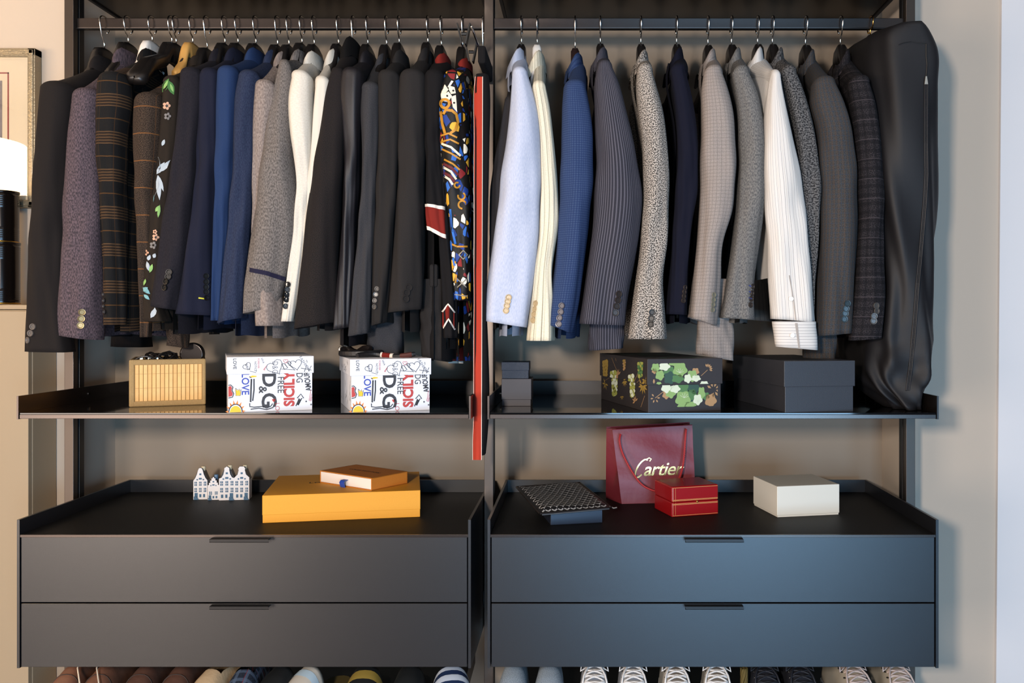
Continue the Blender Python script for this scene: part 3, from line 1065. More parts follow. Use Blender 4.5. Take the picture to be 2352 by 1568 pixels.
# ---- black trousers with the red side stripe
def stripe_trousers():
    rows = [(150, 1084, 1113), (170, 1082, 1115), (300, 1081, 1115), (500, 1080.6, 1111), (700, 1080.6, 1109), (820, 1080.6, 1113), (900, 1080.6, 1115), (960, 1080.6, 1114), (1020, 1078, 1110), (1056, 1078, 1106)]
    Z = 1.99
    S = Sleeve(rows, Z, .085, 0, 2.0, .0008, .004, p=.6)
    S.yc = Z - D0 + .085
    org = (float(S.c[0]), YC, ZC + .62)
    t = thing('trousers', 'black trousers with a red side stripe and white piping, hung between the bays', 'trousers', org, group=GL)
    G, UV = S.grid(q0=-1, hem_in=.03)
    grid_obj('leg', G, UV, K['jet'], t, org)
    mb = MB()
    mb.box(-.009, .009, -.22, -.05, -.035, .006, .005)
    mb.build('waistband', K['jet'], t)
    g = dict(t=t, S=S, org=Vector(org))
    red, wh = [], []
    ys = list(range(176, 1056, 20)) + [1056]
    xl = lambda y: 1079 if y < 900 else 1078 + (y - 900) * .004
    r = lambda y: 1108.5 - max(0, y - 176) * .003
    l = lambda y: (1086 if y < 190 else 1084.5) - max(0, y - 176) * .003
    mb = MB()
    SP = lambda x, y, o=.0016: S.at(x, y, o) - g['org']
    for a, b in zip(ys[:-1], ys[1:]):
        xs = np.linspace(0, 1, 5)
        for i in range(4):
            q = lambda u, y: SP(l(y) + (r(y) - l(y)) * u, y)
            mb.poly([q(xs[i], a), q(xs[i + 1], a), q(xs[i + 1], b), q(xs[i], b)])
    mb.build('red_stripe', K['redstripe'], t)
    for s, nm in ((l, 'white_piping'), (r, 'white_piping')):
        mb = MB().tube([SP(s(y), y, .0012) for y in ys], .0008, 6)
        mb.build(nm, K['whitetape'], t)
    return t
stripe_trousers()
# the clip hanger that holds them
t = thing('clip_hanger', 'chrome clip hanger holding the red-striped trousers', 'hanger', ((1110 - VX) / F * ZR, YC, ZC + .747))
link('hook', hook_mesh(-.085, M_chrome), t)
MB().tube([(0, -.25, -.088), (0, .16, -.088)], .0028, 8).build('bar', M_chrome, t, True)
for yy in (-.21, -.07):
    cl = MB()
    for sx in (-1, 1):
        cl.prism([(sx * .003, -.012, -.118), (sx * .003, .012, -.118), (sx * .013, .010, -.070), (sx * .013, -.010, -.070)], (sx * .003, 0, 0))
    cl.tube([(-.006, 0, -.092), (.006, 0, -.092)], .004, 8)
    cl.build('clip', mat('black_plastic', '121212', .35), t, loc=(-.022, yy, 0))

# ---- right bay
H2 = 'black hanger, chrome hook, carrying the '
hanger(1198, 103, H2 + 'pale blue linen jacket', 'slim')
garment('waistcoat', 'charcoal garment half hidden behind the pale blue jacket', 'waistcoat', 1180,
        [(235, 1158, 1182), (270, 1152, 1180), (330, 1142, 1176), (400, 1130, 1172), (480, 1124, 1165), (560, 1123, 1150), (640, 1124, 1140)], fabric('charcoal_wool', '3d3a3c', '343134', 700), ct=190, hem=755, Zs=2.11, hd=.035,
        collar=None, group=GR, tb=.012)
garment('jacket', 'pale blue linen jacket with tan horn buttons, first in the right bay', 'jacket', 1197,
        [(168, 1176, 1212), (200, 1174, 1222), (250, 1170, 1235), (320, 1162, 1242), (400, 1150, 1243), (500, 1138, 1240), (600, 1125, 1231), (680, 1115, 1220), (744, 1109, 1210)], K['paleblue'], ct=118, hem=772, slant=-16,
        buttons=[(1168, 683), (1166, 692), (1164, 702), (1162, 713)], bm=B_tan, group=GR, lap=True, hd=.055)
hanger(1234, 104, 'white hanger, chrome hook, carrying the cream striped jacket', 'slim', M_hwhite)
garment('jacket', 'cream jacket with thin grey stripes beside the pale blue one', 'jacket', 1240,
        [(200, 1222, 1254), (240, 1228, 1262), (300, 1236, 1269), (380, 1240, 1276), (450, 1242, 1281), (540, 1238, 1278), (620, 1230, 1268), (700, 1220, 1272), (782, 1210, 1274)], K['creamstripe'], ct=127, hem=780, slant=0,
        buttons=[(1230, 697), (1228, 710), (1226, 722), (1224, 735)], bm=B_tan, group=GR, hd=.045, tb=.014, collar='shirt')
hanger(1321, 112, 'dark brown hanger, chrome hook, carrying the blue checked jacket', 'slim', mat('dark_brown_wood', '241716', .4))
garment('jacket', 'bright blue finely checked jacket with four slate buttons', 'jacket', 1328,
        [(200, 1294, 1346), (240, 1291, 1354), (290, 1290, 1361), (350, 1289, 1363), (420, 1288, 1361), (520, 1282, 1352), (600, 1275, 1342), (680, 1264, 1330), (754, 1256, 1313)], K['bluecheck'], ct=129, hem=775, slant=-22,
        buttons=[(1290, 702), (1288, 716), (1285, 730), (1283, 744)], bm=B_slate, group=GR, lap=True)
hanger(1379, 102, H2 + 'wide charcoal striped jacket', 'slim')
garment('jacket', 'charcoal jacket with fine pale stripes and four dark buttons', 'jacket', 1385,
        [(152, 1372, 1408), (180, 1367, 1420), (250, 1367, 1440), (320, 1369, 1456), (390, 1369, 1470), (450, 1365, 1476), (520, 1360, 1470), (600, 1349, 1456), (680, 1339, 1442), (745, 1331, 1436)], K['pin'], ct=116, hem=735, hemZ=2.1, slant=-4,
        buttons=[(1422, 675), (1420, 689), (1417, 703), (1414, 718)], bm=B_dark, group=GR, lap=True, hd=.06, br=.008)
hem_piece(1355, 1436, 640, 803, K['pin'], 'charcoal striped suit trousers below the charcoal striped jacket', 2.13, 6, 1.4, GR)
hanger(1472, 103, H2 + 'pepper tweed jacket', 'slim')
garment('jacket', 'salt and pepper tweed jacket with three black buttons', 'jacket', 1477,
        [(160, 1464, 1500), (190, 1462, 1508), (250, 1466, 1524), (320, 1474, 1533), (400, 1478, 1537), (480, 1477, 1537), (560, 1472, 1533), (640, 1462, 1524), (710, 1452, 1528), (778, 1443, 1534)], K['tweed'], ct=122, hem=776, slant=0,
        buttons=[(1498, 717), (1496, 731), (1494, 745)], bm=B_black, group=GR, lap=True, hd=.055)
hanger(1554, 103, H2 + 'midnight navy jacket', 'slim')
garment('jacket', 'midnight navy jacket, narrow, between the pepper tweed and the sand grey ones', 'jacket', 1557,
        [(160, 1540, 1576), (200, 1546, 1586), (270, 1554, 1598), (350, 1558, 1604), (430, 1555, 1602), (520, 1549, 1591), (600, 1545, 1583), (670, 1538, 1581), (722, 1533, 1579)], K['navy2'], ct=117, hem=742, slant=-2,
        buttons=[(1574, 660), (1572, 670), (1571, 680), (1570, 690)], bm=B_dark, br=.006, group=GR, lap=True)
hanger(1626, 105, H2 + 'sand grey jacket', 'slim')
garment('jacket', 'sand grey checked jacket right of the midnight navy one', 'jacket', 1631,
        [(165, 1618, 1660), (200, 1613, 1672), (260, 1613, 1686), (330, 1613, 1692), (400, 1612, 1692), (480, 1610, 1686), (560, 1604, 1662), (640, 1594, 1656), (738, 1583, 1646)], K['beigegrey'], ct=119, hem=725, slant=-20,
        buttons=[(1640, 677), (1639, 688), (1638, 699), (1637, 711)], bm=mat('olive_horn_button', '6d6a5c', .3), br=.006, group=GR, lap=True)
hem_piece(1606, 1690, 640, 822, K['beigegrey'], 'sand grey suit trousers whose end touches the flowered box', 2.11, -16, .4, GR)
hanger(1680, 104, H2 + 'mid grey jacket', 'slim')
garment('jacket', 'mid grey jacket with pointed blue buttonholes, left of the striped shirt', 'jacket', 1688,
        [(165, 1684, 1722), (200, 1690, 1738), (260, 1698, 1752), (330, 1700, 1761), (400, 1700, 1764), (480, 1693, 1757), (560, 1684, 1744), (640, 1672, 1733), (732, 1657, 1734)], K['midgrey'], ct=117, hem=742, slant=-4,
        buttons=[(1729, 658), (1728, 673), (1726, 686), (1724, 700)], bm=B_dark, br=.0068, group=GR, lap=True)
deco_line(GARM[-1], 'blue_buttonhole', [[(1720, 655 + 14 * k), (1727, 658 + 14 * k)] for k in range(3)], 2.5, mat('blue_thread', '2f3f7c', .7))
hanger(1740, 103, H2 + 'white striped shirt', 'slim')
sh = garment('shirt', 'white striped shirt with its sleeve and buttoned cuff hanging down', 'shirt', 1737,
             [(175, 1772, 1796), (210, 1766, 1802), (300, 1757, 1820), (400, 1755, 1840), (480, 1760, 1850), (560, 1766, 1858), (650, 1770, 1868), (736, 1775, 1875)], K['shirt'], ct=119, hem=640, slant=-8, collar='shirt',
             buttons=[(1817, 686)], bm=B_pearl, br=.0055, group=GR, hd=.045, tb=.030, Zs=2.055, neck_up=0)
# cuff
def shirt_cuff():
    S = Sleeve([(738, 1776, 1876), (770, 1780, 1878), (800, 1784, 1881)], 2.05, .032, -8, 1.0, .0006, .001)
    G, UV = S.grid(q0=0, nq=6, hem_in=.03)
    grid_obj('cuff', G, UV, K['shirtcuff'], sh['t'], sh['org'])
    g = dict(t=sh['t'], S=S, org=sh['org'])
    deco(g, 'cuff_slit', [[(1826, 742), (1832, 742), (1838, 800), (1834, 800)]], mat('shirt_shadow_cloth', '9a9189', .9), .001)
    link('button', button_mesh(B_pearl, .0055), sh['t'], S.at(1820, 770, .002) - sh['org'])
    deco_line(sh, 'placket_slit', [[(1813, 632), (1818, 660), (1823, 690), (1828, 735)]], 2.2, mat('shirt_shadow_cloth', '9a9189', .9), .0012)
shirt_cuff()
hanger(1774, 103, H2 + 'grey boucle jacket', 'slim')
garment('jacket', 'grey fuzzy boucle jacket behind the striped shirt', 'jacket', 1784,
        [(165, 1794, 1832), (200, 1806, 1846), (260, 1820, 1864), (330, 1832, 1878), (400, 1838, 1886), (480, 1846, 1887), (560, 1852, 1883), (640, 1856, 1876), (720, 1858, 1872)], K['fleece'], ct=117, hem=745, group=GR, lap=True)
hanger(1850, 105, H2 + 'grey checked jacket', 'slim')
garment('jacket', 'grey checked wool jacket with four glossy teal-grey buttons', 'jacket', 1855,
        [(192, 1868, 1922), (230, 1866, 1938), (290, 1880, 1956), (360, 1886, 1966), (440, 1888, 1971), (520, 1888, 1972), (600, 1885, 1969), (680, 1882, 1963), (768, 1878, 1956)], K['greycheck'], ct=121, hem=755, slant=6,
        buttons=[(1947, 697), (1944, 709), (1942, 720), (1940, 733)], bm=mat('teal_grey_button', '2f3c42', .36, .2), br=.0075, group=GR, lap=True)
hem_piece(1862, 1932, 640, 828, K['greycheck'], 'grey checked suit trousers hanging down to the black box', 2.12, 4, 2.4, GR)
hanger(1930, 104, H2 + 'charcoal checked tweed jacket', 'slim')
garment('jacket', 'charcoal checked tweed jacket next to the garment bag', 'jacket', 1934,
        [(190, 1952, 2000), (230, 1958, 2012), (290, 1966, 2022), (360, 1971, 2029), (430, 1974, 2033), (520, 1974, 2032), (600, 1970, 2030), (690, 1964, 2033), (779, 1955, 2024)], K['charcheck'], ct=121, hem=775, slant=6,
        buttons=[(2013, 702), (2014, 714), (2008, 726), (2007, 737)], bm=B_shine, br=.0078, group=GR, lap=True)


# ---- garment bag
def garment_bag():
    Z = 2.085
    rows = [(58, 2058, 2120), (66, 2030, 2138), (80, 2014, 2152), (110, 2006, 2170), (200, 2004, 2172), (320, 2004, 2172), (420, 2010, 2169), (500, 2020, 2163), (580, 2032, 2153), (660, 2036, 2146), (720, 2026, 2146), (780, 2012, 2152), (840, 2002, 2146), (885, 2008, 2128), (938, 2058, 2112)]
    S = Sleeve(rows, Z, .20, 0, .8, .0035, .003, n=90, p=.62)
    S.yc = .255
    org = (.76, YC, ZC + .70)
    t = thing('garment_bag', 'black nylon garment bag with a long zip, hung at the right end over the shelf', 'garment bag', org, group=None)
    phi = np.linspace(-math.pi, math.pi, 81)
    qs = np.concatenate([np.linspace(0, .12, 14)[:-1], np.linspace(.12, 1, 80)])
    G = []
    for q in qs:
        z, c, w = S.prof(q)
        sn, cs = np.sin(phi), np.cos(phi)
        x = np.sign(sn) * np.abs(sn) ** .5
        y = -np.sign(cs) * np.abs(cs) ** .62
        low = float(sm((q - .78) / .22))
        top = float(sm((.05 - q) / .05))
        hd = .2 * (1 - .55 * low ** 1.5) * (1 - .10 * top)
        f = .004 * np.sin(4 * phi + 7 * q) + .003 * np.sin(9 * phi - 16 * q) + .004 * low * np.sin(7 * phi + 40 * q) + .003 * low * np.sin(13 * phi - 60 * q)
        f = f * (.5 + 1.2 * q) + .0028 * np.sin(60 * q + 3 * phi) * math.exp(-((q - .88) / .08) ** 2)
        yc = S.yc - (.2 - hd)
        X_ = c + x * w + f * x
        lim = .812 + .06 * (1 - sm((y + .45) / .35))
        X_ = np.where(X_ > lim, lim + (X_ - lim) * .02, X_)
        G.append(np.stack([X_, yc + y * hd + f * y, z + .05 * np.clip((y + 1) / 2, 0, 1) * float(sm((.16 - q) / .16)) + 0 * x], -1))
    G = np.array(G)
    # close top and bottom
    ctop = G[0].mean(0); cbot = G[-1].mean(0)
    G = np.concatenate([(G[:1] * .0 + ctop), G[:1] * .5 + ctop * .5 + np.array([0, 0, .004]), G, G[-1:] * .5 + cbot * .5, G[-1:] * 0 + cbot])
    UV = np.stack([np.broadcast_to(phi * .1, G.shape[:2]), G[:, :, 2]], -1)
    grid_obj('bag_body', G, UV, K['bag'], t, org)
    # zip: laid on the front surface
    Gf = G.reshape(-1, 3)
    def surf(px, py, off=.003):
        Zq = 2.05
        for _ in range(4):
            x = (px - VX) / F * Zq
            z = ZC + (VY - py) / F * Zq
            fr = Gf[Gf[:, 1] < S.yc]
            d = (fr[:, 0] - x) ** 2 + (fr[:, 2] - z) ** 2
            k = np.argsort(d)[:6]
            wgt = 1 / (d[k] + 1e-6)
            y = float((fr[k, 1] * wgt).sum() / wgt.sum())
            Zq = y + D0
        return Vector((x, y - off, z)) - Vector(org)
    path = [(2127, 186), (2126, 260), (2126, 330), (2127, 400), (2124, 460), (2119, 520), (2113, 590), (2107, 650), (2102, 720), (2096, 790), (2090, 850), (2084, 895), (2074, 918), (2062, 930)]
    zp = [surf(*p) for p in path]
    mb = MB().tube([p + Vector((.0032, 0, 0)) for p in zp], .0016, 6).tube([p - Vector((.0032, 0, 0)) for p in zp], .0016, 6).tube(zp, .0012, 6)
    mb.build('zip', mat('zip_tape', '15171c', .5, 0, .3), t)
    pl = MB()
    b = surf(2125, 189, .005)
    pl.prism([(b.x - .004, b.y, b.z - .006), (b.x + .004, b.y, b.z - .006), (b.x + .0015, b.y, b.z + .012), (b.x - .0015, b.y, b.z + .012)], (0, -.002, 0))
    pl.build('zip_pull', mat('pale_metal', 'cfc4b4', .3, .8), t)
    seam = [surf(x, y, .001) for x, y in ((2064, 103), (2075, 99), (2092, 96), (2105, 99), (2125, 100), (2146, 105), (2156, 107))]
    MB().tube(seam, .001, 5).build('yoke_seam', M_slot, t)
    flap = [surf(x, y, .0016) for x, y in ((2127, 101), (2127, 130), (2129, 150), (2126, 186))]
    MB().tube(flap, .0016, 5).build('placket_seam', M_slot, t)
    return t
garment_bag()
t = thing('clothes_hanger', 'hanger with a brass hook inside the black garment bag', 'hanger', ((1999 - VX) / F * ZR, YC, ZC + .747), 0, 'clothes hangers on the rails')
link('hook', hook_mesh(-.03, M_brass), t)
link('shoulder_bar', arm_mesh(-.03, 'slim', M_hang), t)

# ---- flower embroidery on the dark olive sleeve
def petals(cx, cy, r, n=5, rr=.55, a0=0.):
    out = []
    for k in range(n):
        a = a0 + k * 2 * math.pi / n
        out.append([(cx + math.cos(a) * r * .55 + r * rr * .6 * math.cos(b), cy + math.sin(a) * r * .55 + r * rr * .6 * math.sin(b)) for b in np.linspace(0, 2 * math.pi, 10)[:-1]])
    return out


def leaf(x0, y0, x1, y1, w):
    d = Vector((x1 - x0, y1 - y0)); n_ = Vector((-d.y, d.x)).normalized() * w
    o = Vector((x0, y0))
    return [tuple(o + d * t_ + n_ * s_) for t_, s_ in ((0, 0), (.25, .8), (.5, 1), (.75, .7), (1, 0), (.75, -.7), (.5, -1), (.25, -.8))]


M_pink = mat('peach_thread', 'b99078', .8)
M_green = mat('green_thread', '37682f', .8)
M_ltgreen = mat('light_green_thread', '7aa35c', .8)
M_grey_t = mat('grey_thread', '6a6664', .8)
M_wht_t = mat('white_thread', '9ea8b0', .8)
M_teal_t = mat('teal_thread', '6f9fa6', .8)
deco(fl, 'embroidered_leaf', [leaf(373, 212, 388, 180, 7), leaf(387, 185, 400, 218, 8)], M_green, .002)
deco(fl, 'embroidered_leaf', [leaf(376, 205, 386, 184, 3), leaf(391, 192, 399, 212, 3), leaf(357, 486, 366, 472, 4), leaf(344, 626, 350, 606, 4), leaf(363, 500, 368, 470, 4), leaf(335, 640, 330, 656, 3)], M_ltgreen, .003)
for a_ in ((383, 243, 11), (358, 545, 10), (335, 580, 8), (356, 532, 6)):
    deco(fl, 'embroidered_flower', petals(*a_), M_pink, .002)
for a_ in ((385, 267, 10), (352, 563, 10)):
    deco(fl, 'embroidered_flower', petals(*a_), M_grey_t, .0024)
deco(fl, 'embroidered_flower', [leaf(360, 400, 378, 372, 6), leaf(366, 395, 393, 368, 6), leaf(362, 398, 364, 360, 5), leaf(362, 402, 354, 452, 6), leaf(362, 402, 367, 460, 6), leaf(363, 402, 376, 440, 4)], M_wht_t, .0022)
for a_ in ((372, 335, 378, 320, 4), (340, 598, 345, 585, 4), (352, 592, 358, 582, 5), (342, 622, 338, 600, 4), (346, 730, 360, 706, 6)):
    deco(fl, 'embroidered_petal', [leaf(*a_)], M_wht_t, .0022)
deco(fl, 'embroidered_flower', [leaf(326, 668, 340, 660, 5), leaf(328, 660, 345, 675, 5), leaf(330, 676, 344, 688, 4)], M_teal_t, .0024)
for a_ in ((348, 470, 352, 440, 4), (326, 640, 328, 610, 3)):
    deco(fl, 'embroidered_petal', [leaf(*a_)], M_teal_t, .0024)
deco(fl, 'flower_centre', [[(383 + 3 * math.cos(a), 243 + 3 * math.sin(a)) for a in np.linspace(0, 6.28, 8)[:-1]], [(358 + 3 * math.cos(a), 545 + 3 * math.sin(a)) for a in np.linspace(0, 6.28, 8)[:-1]]], M_slot, .0034)

# ---- shapes printed on the blouson
M_pw = mat('print_white', 'd8d0bc', .7)
M_pg = mat('print_gold', 'b07a1c', .6)
M_pk = mat('print_black', '0c0b0b', .7)
M_pb = mat('print_blue', '173a80', .7)
M_pr = mat('print_maroon', '5c1a20', .7)
deco(pr, 'white_print', [[(1013, 200), (1022, 194), (1030, 206), (1022, 216), (1014, 214)], [(1030, 196), (1044, 200), (1047, 214), (1036, 216), (1031, 206)], [(1016, 219), (1030, 210), (1038, 220), (1030, 234), (1018, 232)], [(1036, 222), (1047, 218), (1049, 240), (1050, 258), (1040, 246)]], M_pw, .002)
deco(pr, 'black_print', [[(x + 2.4 * math.cos(a), y + 2.4 * math.sin(a)) for a in np.linspace(0, 6.28, 8)[:-1]] for x, y in ((1016, 202), (1041, 208), (1027, 220), (1043, 236))], M_pk, .003)
deco_line(pr, 'gold_print', [arc(1022, 238, 10, 0, 360), [(1012, 256), (1016, 285), (1022, 306)], [(1036, 252), (1048, 262), (1052, 280), (1046, 298), (1034, 306)], [(1018, 262), (1024, 252), (1038, 254)]], 6, M_pg, .0024)
deco_line(pr, 'gold_print', [[(1012, 312), (1030, 306), (1050, 316)], [(1012, 326), (1034, 320), (1054, 330)], [(1014, 342), (1036, 352), (1058, 366)], [(1020, 366), (1040, 376), (1056, 390)]], 4, M_pg, .0026)
deco_line(pr, 'white_print', [[(1014, 330), (1036, 338), (1058, 358)], [(1018, 384), (1036, 394), (1048, 412)], [(1020, 404), (1032, 412), (1040, 424)]], 5, M_pw, .0026)
deco_line(pr, 'maroon_print', [[(1018, 376), (1038, 386), (1052, 402)], [(1018, 396), (1034, 404), (1044, 418)]], 6, M_pr, .0024)
deco_line(pr, 'gold_print', [arc(1060, 450, 8, -60, 200), arc(1062, 470, 9, 90, 360), arc(1050, 425, 6, 0, 300), [(1036, 560), (1050, 566), (1074, 566)], [(1040, 615), (1046, 600)], [(1046, 650), (1048, 630)]], 4, M_pg, .0024)
deco_line(pr, 'blue_print', [[(1034, 480), (1037, 520), (1046, 560)], [(1040, 590), (1044, 610)]], 5, mat('print_bright_blue', '1f62b4', .7), .0024)
deco_line(pr, 'white_print', [[(1054, 585), (1064, 595), (1074, 585), (1064, 575), (1054, 585)], [(1050, 640), (1072, 660)], [(1072, 640), (1050, 660)], [(1044, 676), (1074, 680)]], 2.5, mat('print_grey', '8a8478', .7), .0024)
# ------------------------------------------------------------------ boxes and small things on the shelves
def FX(px, Z): return (px - VX) / F * Z


def place(px, Z, zrel): return (FX(px, Z), Z - D0, ZC + zrel)


ZSH = -.2077     # top of the glass shelves, relative to the camera
ZDR = -.478      # top of the drawer units
rnd = random.Random(4)


def lidded_box(name, label, cat, px, Z, zrel, a, w, d, h, lid, m, mlid=None, over=.003, group=None, bev=.0008):
    t = thing(name, label, cat, place(px, Z, zrel), math.radians(a), group)
    MB().box(0, w, 0, d, 0, h - .004, bev).build('base', m, t)
    MB().box(-over, w + over, -over, d + over, h - lid, h, bev).build('lid', mlid or m, t)
    return t


def front(w, h, off, lid=None, over=.003):
    """maps s (0..1 left to right), t (0..1 top to bottom) on the front of a lidded box"""
    def f(s, t):
        y = -off - (over if (lid and t < lid / h) else 0)
        return Vector((s * w, y, h * (1 - t)))
    return f


def on_front(mb, body, size, s, t, rot, w, h, off, over, shear=0, bold=0., xs=1.):
    me = text_mesh(body, size, shear, bold, 1., xs)
    ca, sa = math.cos(rot), math.sin(rot)
    cx, cz = s * w, h * (1 - t)
    mb.addmesh(me, lambda c: (cx + c.x * ca - c.y * sa, -off - over, cz + c.x * sa + c.y * ca))


def graffiti_box(label, px, Z, a, w, d, h, lid):
    m = mat('white_board', 'cdd0d8', .5, 0, .4)
    t = lidded_box('graffiti_box', label, 'box', px, Z, ZSH, a, w, d, h, lid, m, group='graffiti printed boxes on the left shelf')
    ink = mat('black_ink', '26262b', .6)
    red = mat('red_ink', 'a8322c', .6)
    blue = mat('blue_ink', '2c3f9a', .6)
    yel = mat('yellow_ink', 'e0b020', .6)
    ora = mat('orange_ink', 'e07a28', .6)
    cw, ccw = -math.pi / 2, math.pi / 2
    O = .0005
    lo = .0030
    g = lambda s, t: Vector((s * w, -O, h * (1 - t)))
    gl = lambda s, t: Vector((s * w, -O - lo, h * (1 - t)))
    k = h / .125
    # ---- on the base front
    b = MB()
    on_front(b, 'D', .040, .47, .425, cw, w, h, O, 0, 0, .0012, 1.1)
    on_front(b, '&', .024, .40, .60, cw, w, h, O, 0, 0, .0004, 1.1)
    on_front(b, 'G', .044, .47, .80, cw, w, h, O, 0, 0, .0010, 1.1)
    on_front(b, 'FREE', .020, .615, .52, cw, w, h, O, 0, 0, .0001, .92)
    on_front(b, 'DG', .020, .84, .40, cw, w, h, O, 0, 0, .0001, .8)
    on_front(b, 'AMOUR', .017, .945, .47, ccw + .12, w, h, O, 0, 0, .0005, .72)
    for pts, wd in (([(.27, .40), (.265, .60), (.26, .82)], .0035), ([(.30, .40), (.30, .60), (.285, .80)], .0028), ([(.245, .36), (.27, .38)], .002)):
        b.ribbon(pts, wd, lambda s, t: g(s, t)) if False else b.ribbon([(p[0] * w, p[1] * h) for p in pts], wd, lambda x, y: Vector((x, -O, h - y)))
    R = lambda mb, pts, wd, over=0.: mb.ribbon([(p[0] * w, p[1] * h) for p in pts], wd, lambda x, y: Vector((x, -O - over, h - y)))
    R(b, [(.25, .84), (.25, .90), (.30, .915), (.40, .905), (.45, .94), (.50, .905), (.52, .86)], .0022)
    R(b, [(.26, .95), (.36, .935), (.45, .965), (.53, .93)], .0022)
    R(b, [(.80, .92), (.84, .78), (.815, .775), (.86, .70), (.895, .78), (.87, .78), (.83, .90)], .0022)
    R(b, [(.855, .80), (.82, .90)], .005)
    for cx, cy in ((.925, .84), (.985, .90)):
        for aa in (0, 1.05, 2.1):
            R(b, [(cx - .012 * math.cos(aa), cy - .018 * math.sin(aa)), (cx + .012 * math.cos(aa), cy + .018 * math.sin(aa))], .0009)
    # hearts, sun and crown outlines
    R(b, [(0.003, .505), (.03, .50), (.055, .54), (.045, .60), (.065, .66), (.05, .72), (.003, .735)], .002)
    R(b, [(.085, .56), (.115, .60), (.125, .57), (.135, .62), (.15, .585), (.14, .70), (.09, .70), (.085, .56)], .0009)
    R(b, [(s_, t_) for s_, t_ in arc(.085, .99, .078, 180, 360, 16, .14)], .0022)
    b.build('black_print', ink, t)
    r = MB()
    on_front(r, 'SICILY', .031, .725, .60, ccw, w, h, O, 0, 0, .0013, .92)
    on_front(r, 'LO', .014, .575, .92, cw, w, h, O, 0, 0, -.0001)
    for pts in ([(.96, .83), (.985, .62)], [(.972, .84), (.992, .70)], [(.982, .84), (.996, .76)]):
        R(r, pts, .0009)
    r.flat([(x, y) for x, y in heart(.0, 0, 1)], lambda x, y: Vector((.535 * w + x * .004, -O, h * .20 + y * .0045)))
    r.flat([(0.003, .53), (.025, .515), (.045, .55), (.036, .60), (.055, .66), (.045, .70), (.003, .715)], g)
    r.build('red_print', red, t)
    bl = MB()
    on_front(bl, 'LOVE', .022, .195, .49, cw, w, h, O, 0, 0, .0004, .92)
    bl.build('blue_print', blue, t)
    y = MB()
    sunp = []
    y.flat([(s_, t_) for s_, t_ in arc(.085, .995, .066, 180, 360, 14, .115)], g)
    y.flat([(.085, .57), (.11, .61), (.125, .58), (.135, .63), (.15, .60), (.14, .695), (.09, .695)], lambda s, t: Vector((s * w, -O * .8, h * (1 - t))))
    y.flat([(.25, .36), (.28, .338), (.33, .345), (.33, .365), (.28, .375)], g)
    y.build('yellow_print', yel, t)
    o = MB()
    for aa in np.linspace(185, 355, 8):
        c_, s_ = math.cos(math.radians(aa)), math.sin(math.radians(aa))
        px_, py_ = -s_, c_
        o.flat([(.085 + .082 * c_ - .014 * px_ * 1, .995 + .15 * s_ - .02 * py_), (.085 + .118 * c_, .995 + .225 * s_), (.085 + .082 * c_ + .014 * px_, .995 + .15 * s_ + .02 * py_)], g)
    o.build('orange_print', ora, t)
    # ---- on the lid front
    l = MB()
    on_front(l, 'LOVE', .010, .075, .12, cw, w, h, O, lo, 0, .0001)
    on_front(l, 'FASHION', .0095, .905, .14, -1.0, w, h, O, lo, 0, -.0001)
    on_front(l, 'D&G', .018, .545, .20, cw, w, h, O, lo, 0, -.0003, .75)
    on_front(l, 'D&G', .007, .22, .18, cw + .4, w, h, O, lo)
    on_front(l, 'VIVA', .006, .40, .07, cw + .4, w, h, O, lo)
    on_front(l, 'NOTICE', .006, .315, .17, cw, w, h, O, lo)
    hp = heart(0, 0, 1)
    def hl(cx, cy, rx, rot=0):
        q = heart(0, 0, 1, rot) ; q.append(q[0])
        l.ribbon([(cx * w + x * rx, cy * h - y * rx) for x, y in q], .0011, lambda x, y: Vector((x, -O - lo, h - y)))
    hl(.55, .19, .018, .5); hl(.22, .17, .009, .6); hl(.80, .15, .013, .2)
    R(l, [(.63, .14), (.66, .24), (.70, .21), (.66, .13), (.63, .14)], .0016, lo)
    R(l, [(.70, .10), (.72, .17), (.745, .13), (.72, .09), (.70, .10)], .0014, lo)
    R(l, [(.62, .23), (.78, .25)], .001, lo); R(l, [(.68, .10), (.79, .26)], .001, lo)
    R(l, [(.86, .22), (.99, .26)], .0012, lo); R(l, [(.90, .29), (.93, .17), (.96, .28), (.985, .18)], .0014, lo)
    R(l, [(.93, .07), (.935, .12)], .001, lo)
    R(l, [(.25, .255), (.32, .285), (.33, .24)], .001, lo)
    l.build('lid_print', ink, t)
    q = MB()
    q.ribbon([(x * .005 + .675 * w, .085 * h - y * .005) for x, y in hp + hp[:1]], .0009, lambda x, y: Vector((x, -O - lo, h - y)))
    R(q, [(.41, .24), (.45, .15), (.42, .25)], .0012, lo)
    on_front(q, 'FOREVER', .0055, .352, .12, cw, w, h, O, lo)
    q.build('lid_red_print', red, t)
    # scribbles on the left side
    sd = MB()
    rr = random.Random(9)
    for i in range(12):
        y0, z0 = rr.uniform(.02, d - .03), rr.uniform(.01, h - lid - .01)
        pts = [(y0 + rr.uniform(-.012, .012), z0 + rr.uniform(-.012, .012)) for _ in range(4)]
        sd.ribbon(pts, .0011, lambda yy, zz: Vector((-O, yy, zz)))
    for i in range(6):
        y0, z0 = rr.uniform(.02, d - .03), rr.uniform(h - lid + .008, h - .008)
        pts = [(y0 + rr.uniform(-.012, .012), z0 + rr.uniform(-.006, .006)) for _ in range(4)]
        sd.ribbon(pts, .0011, lambda yy, zz: Vector((-O - lo, yy, zz)))
    for i in range(26):
        x0, y0 = rr.uniform(.01, w - .02), rr.uniform(.01, d - .02)
        pts = [(x0 + rr.uniform(-.014, .014), y0 + rr.uniform(-.014, .014)) for _ in range(4)]
        sd.ribbon(pts, .0012, lambda xx, yy: Vector((xx, yy, h + O)))
    sd.build('side_scribbles', ink, t)
    return t


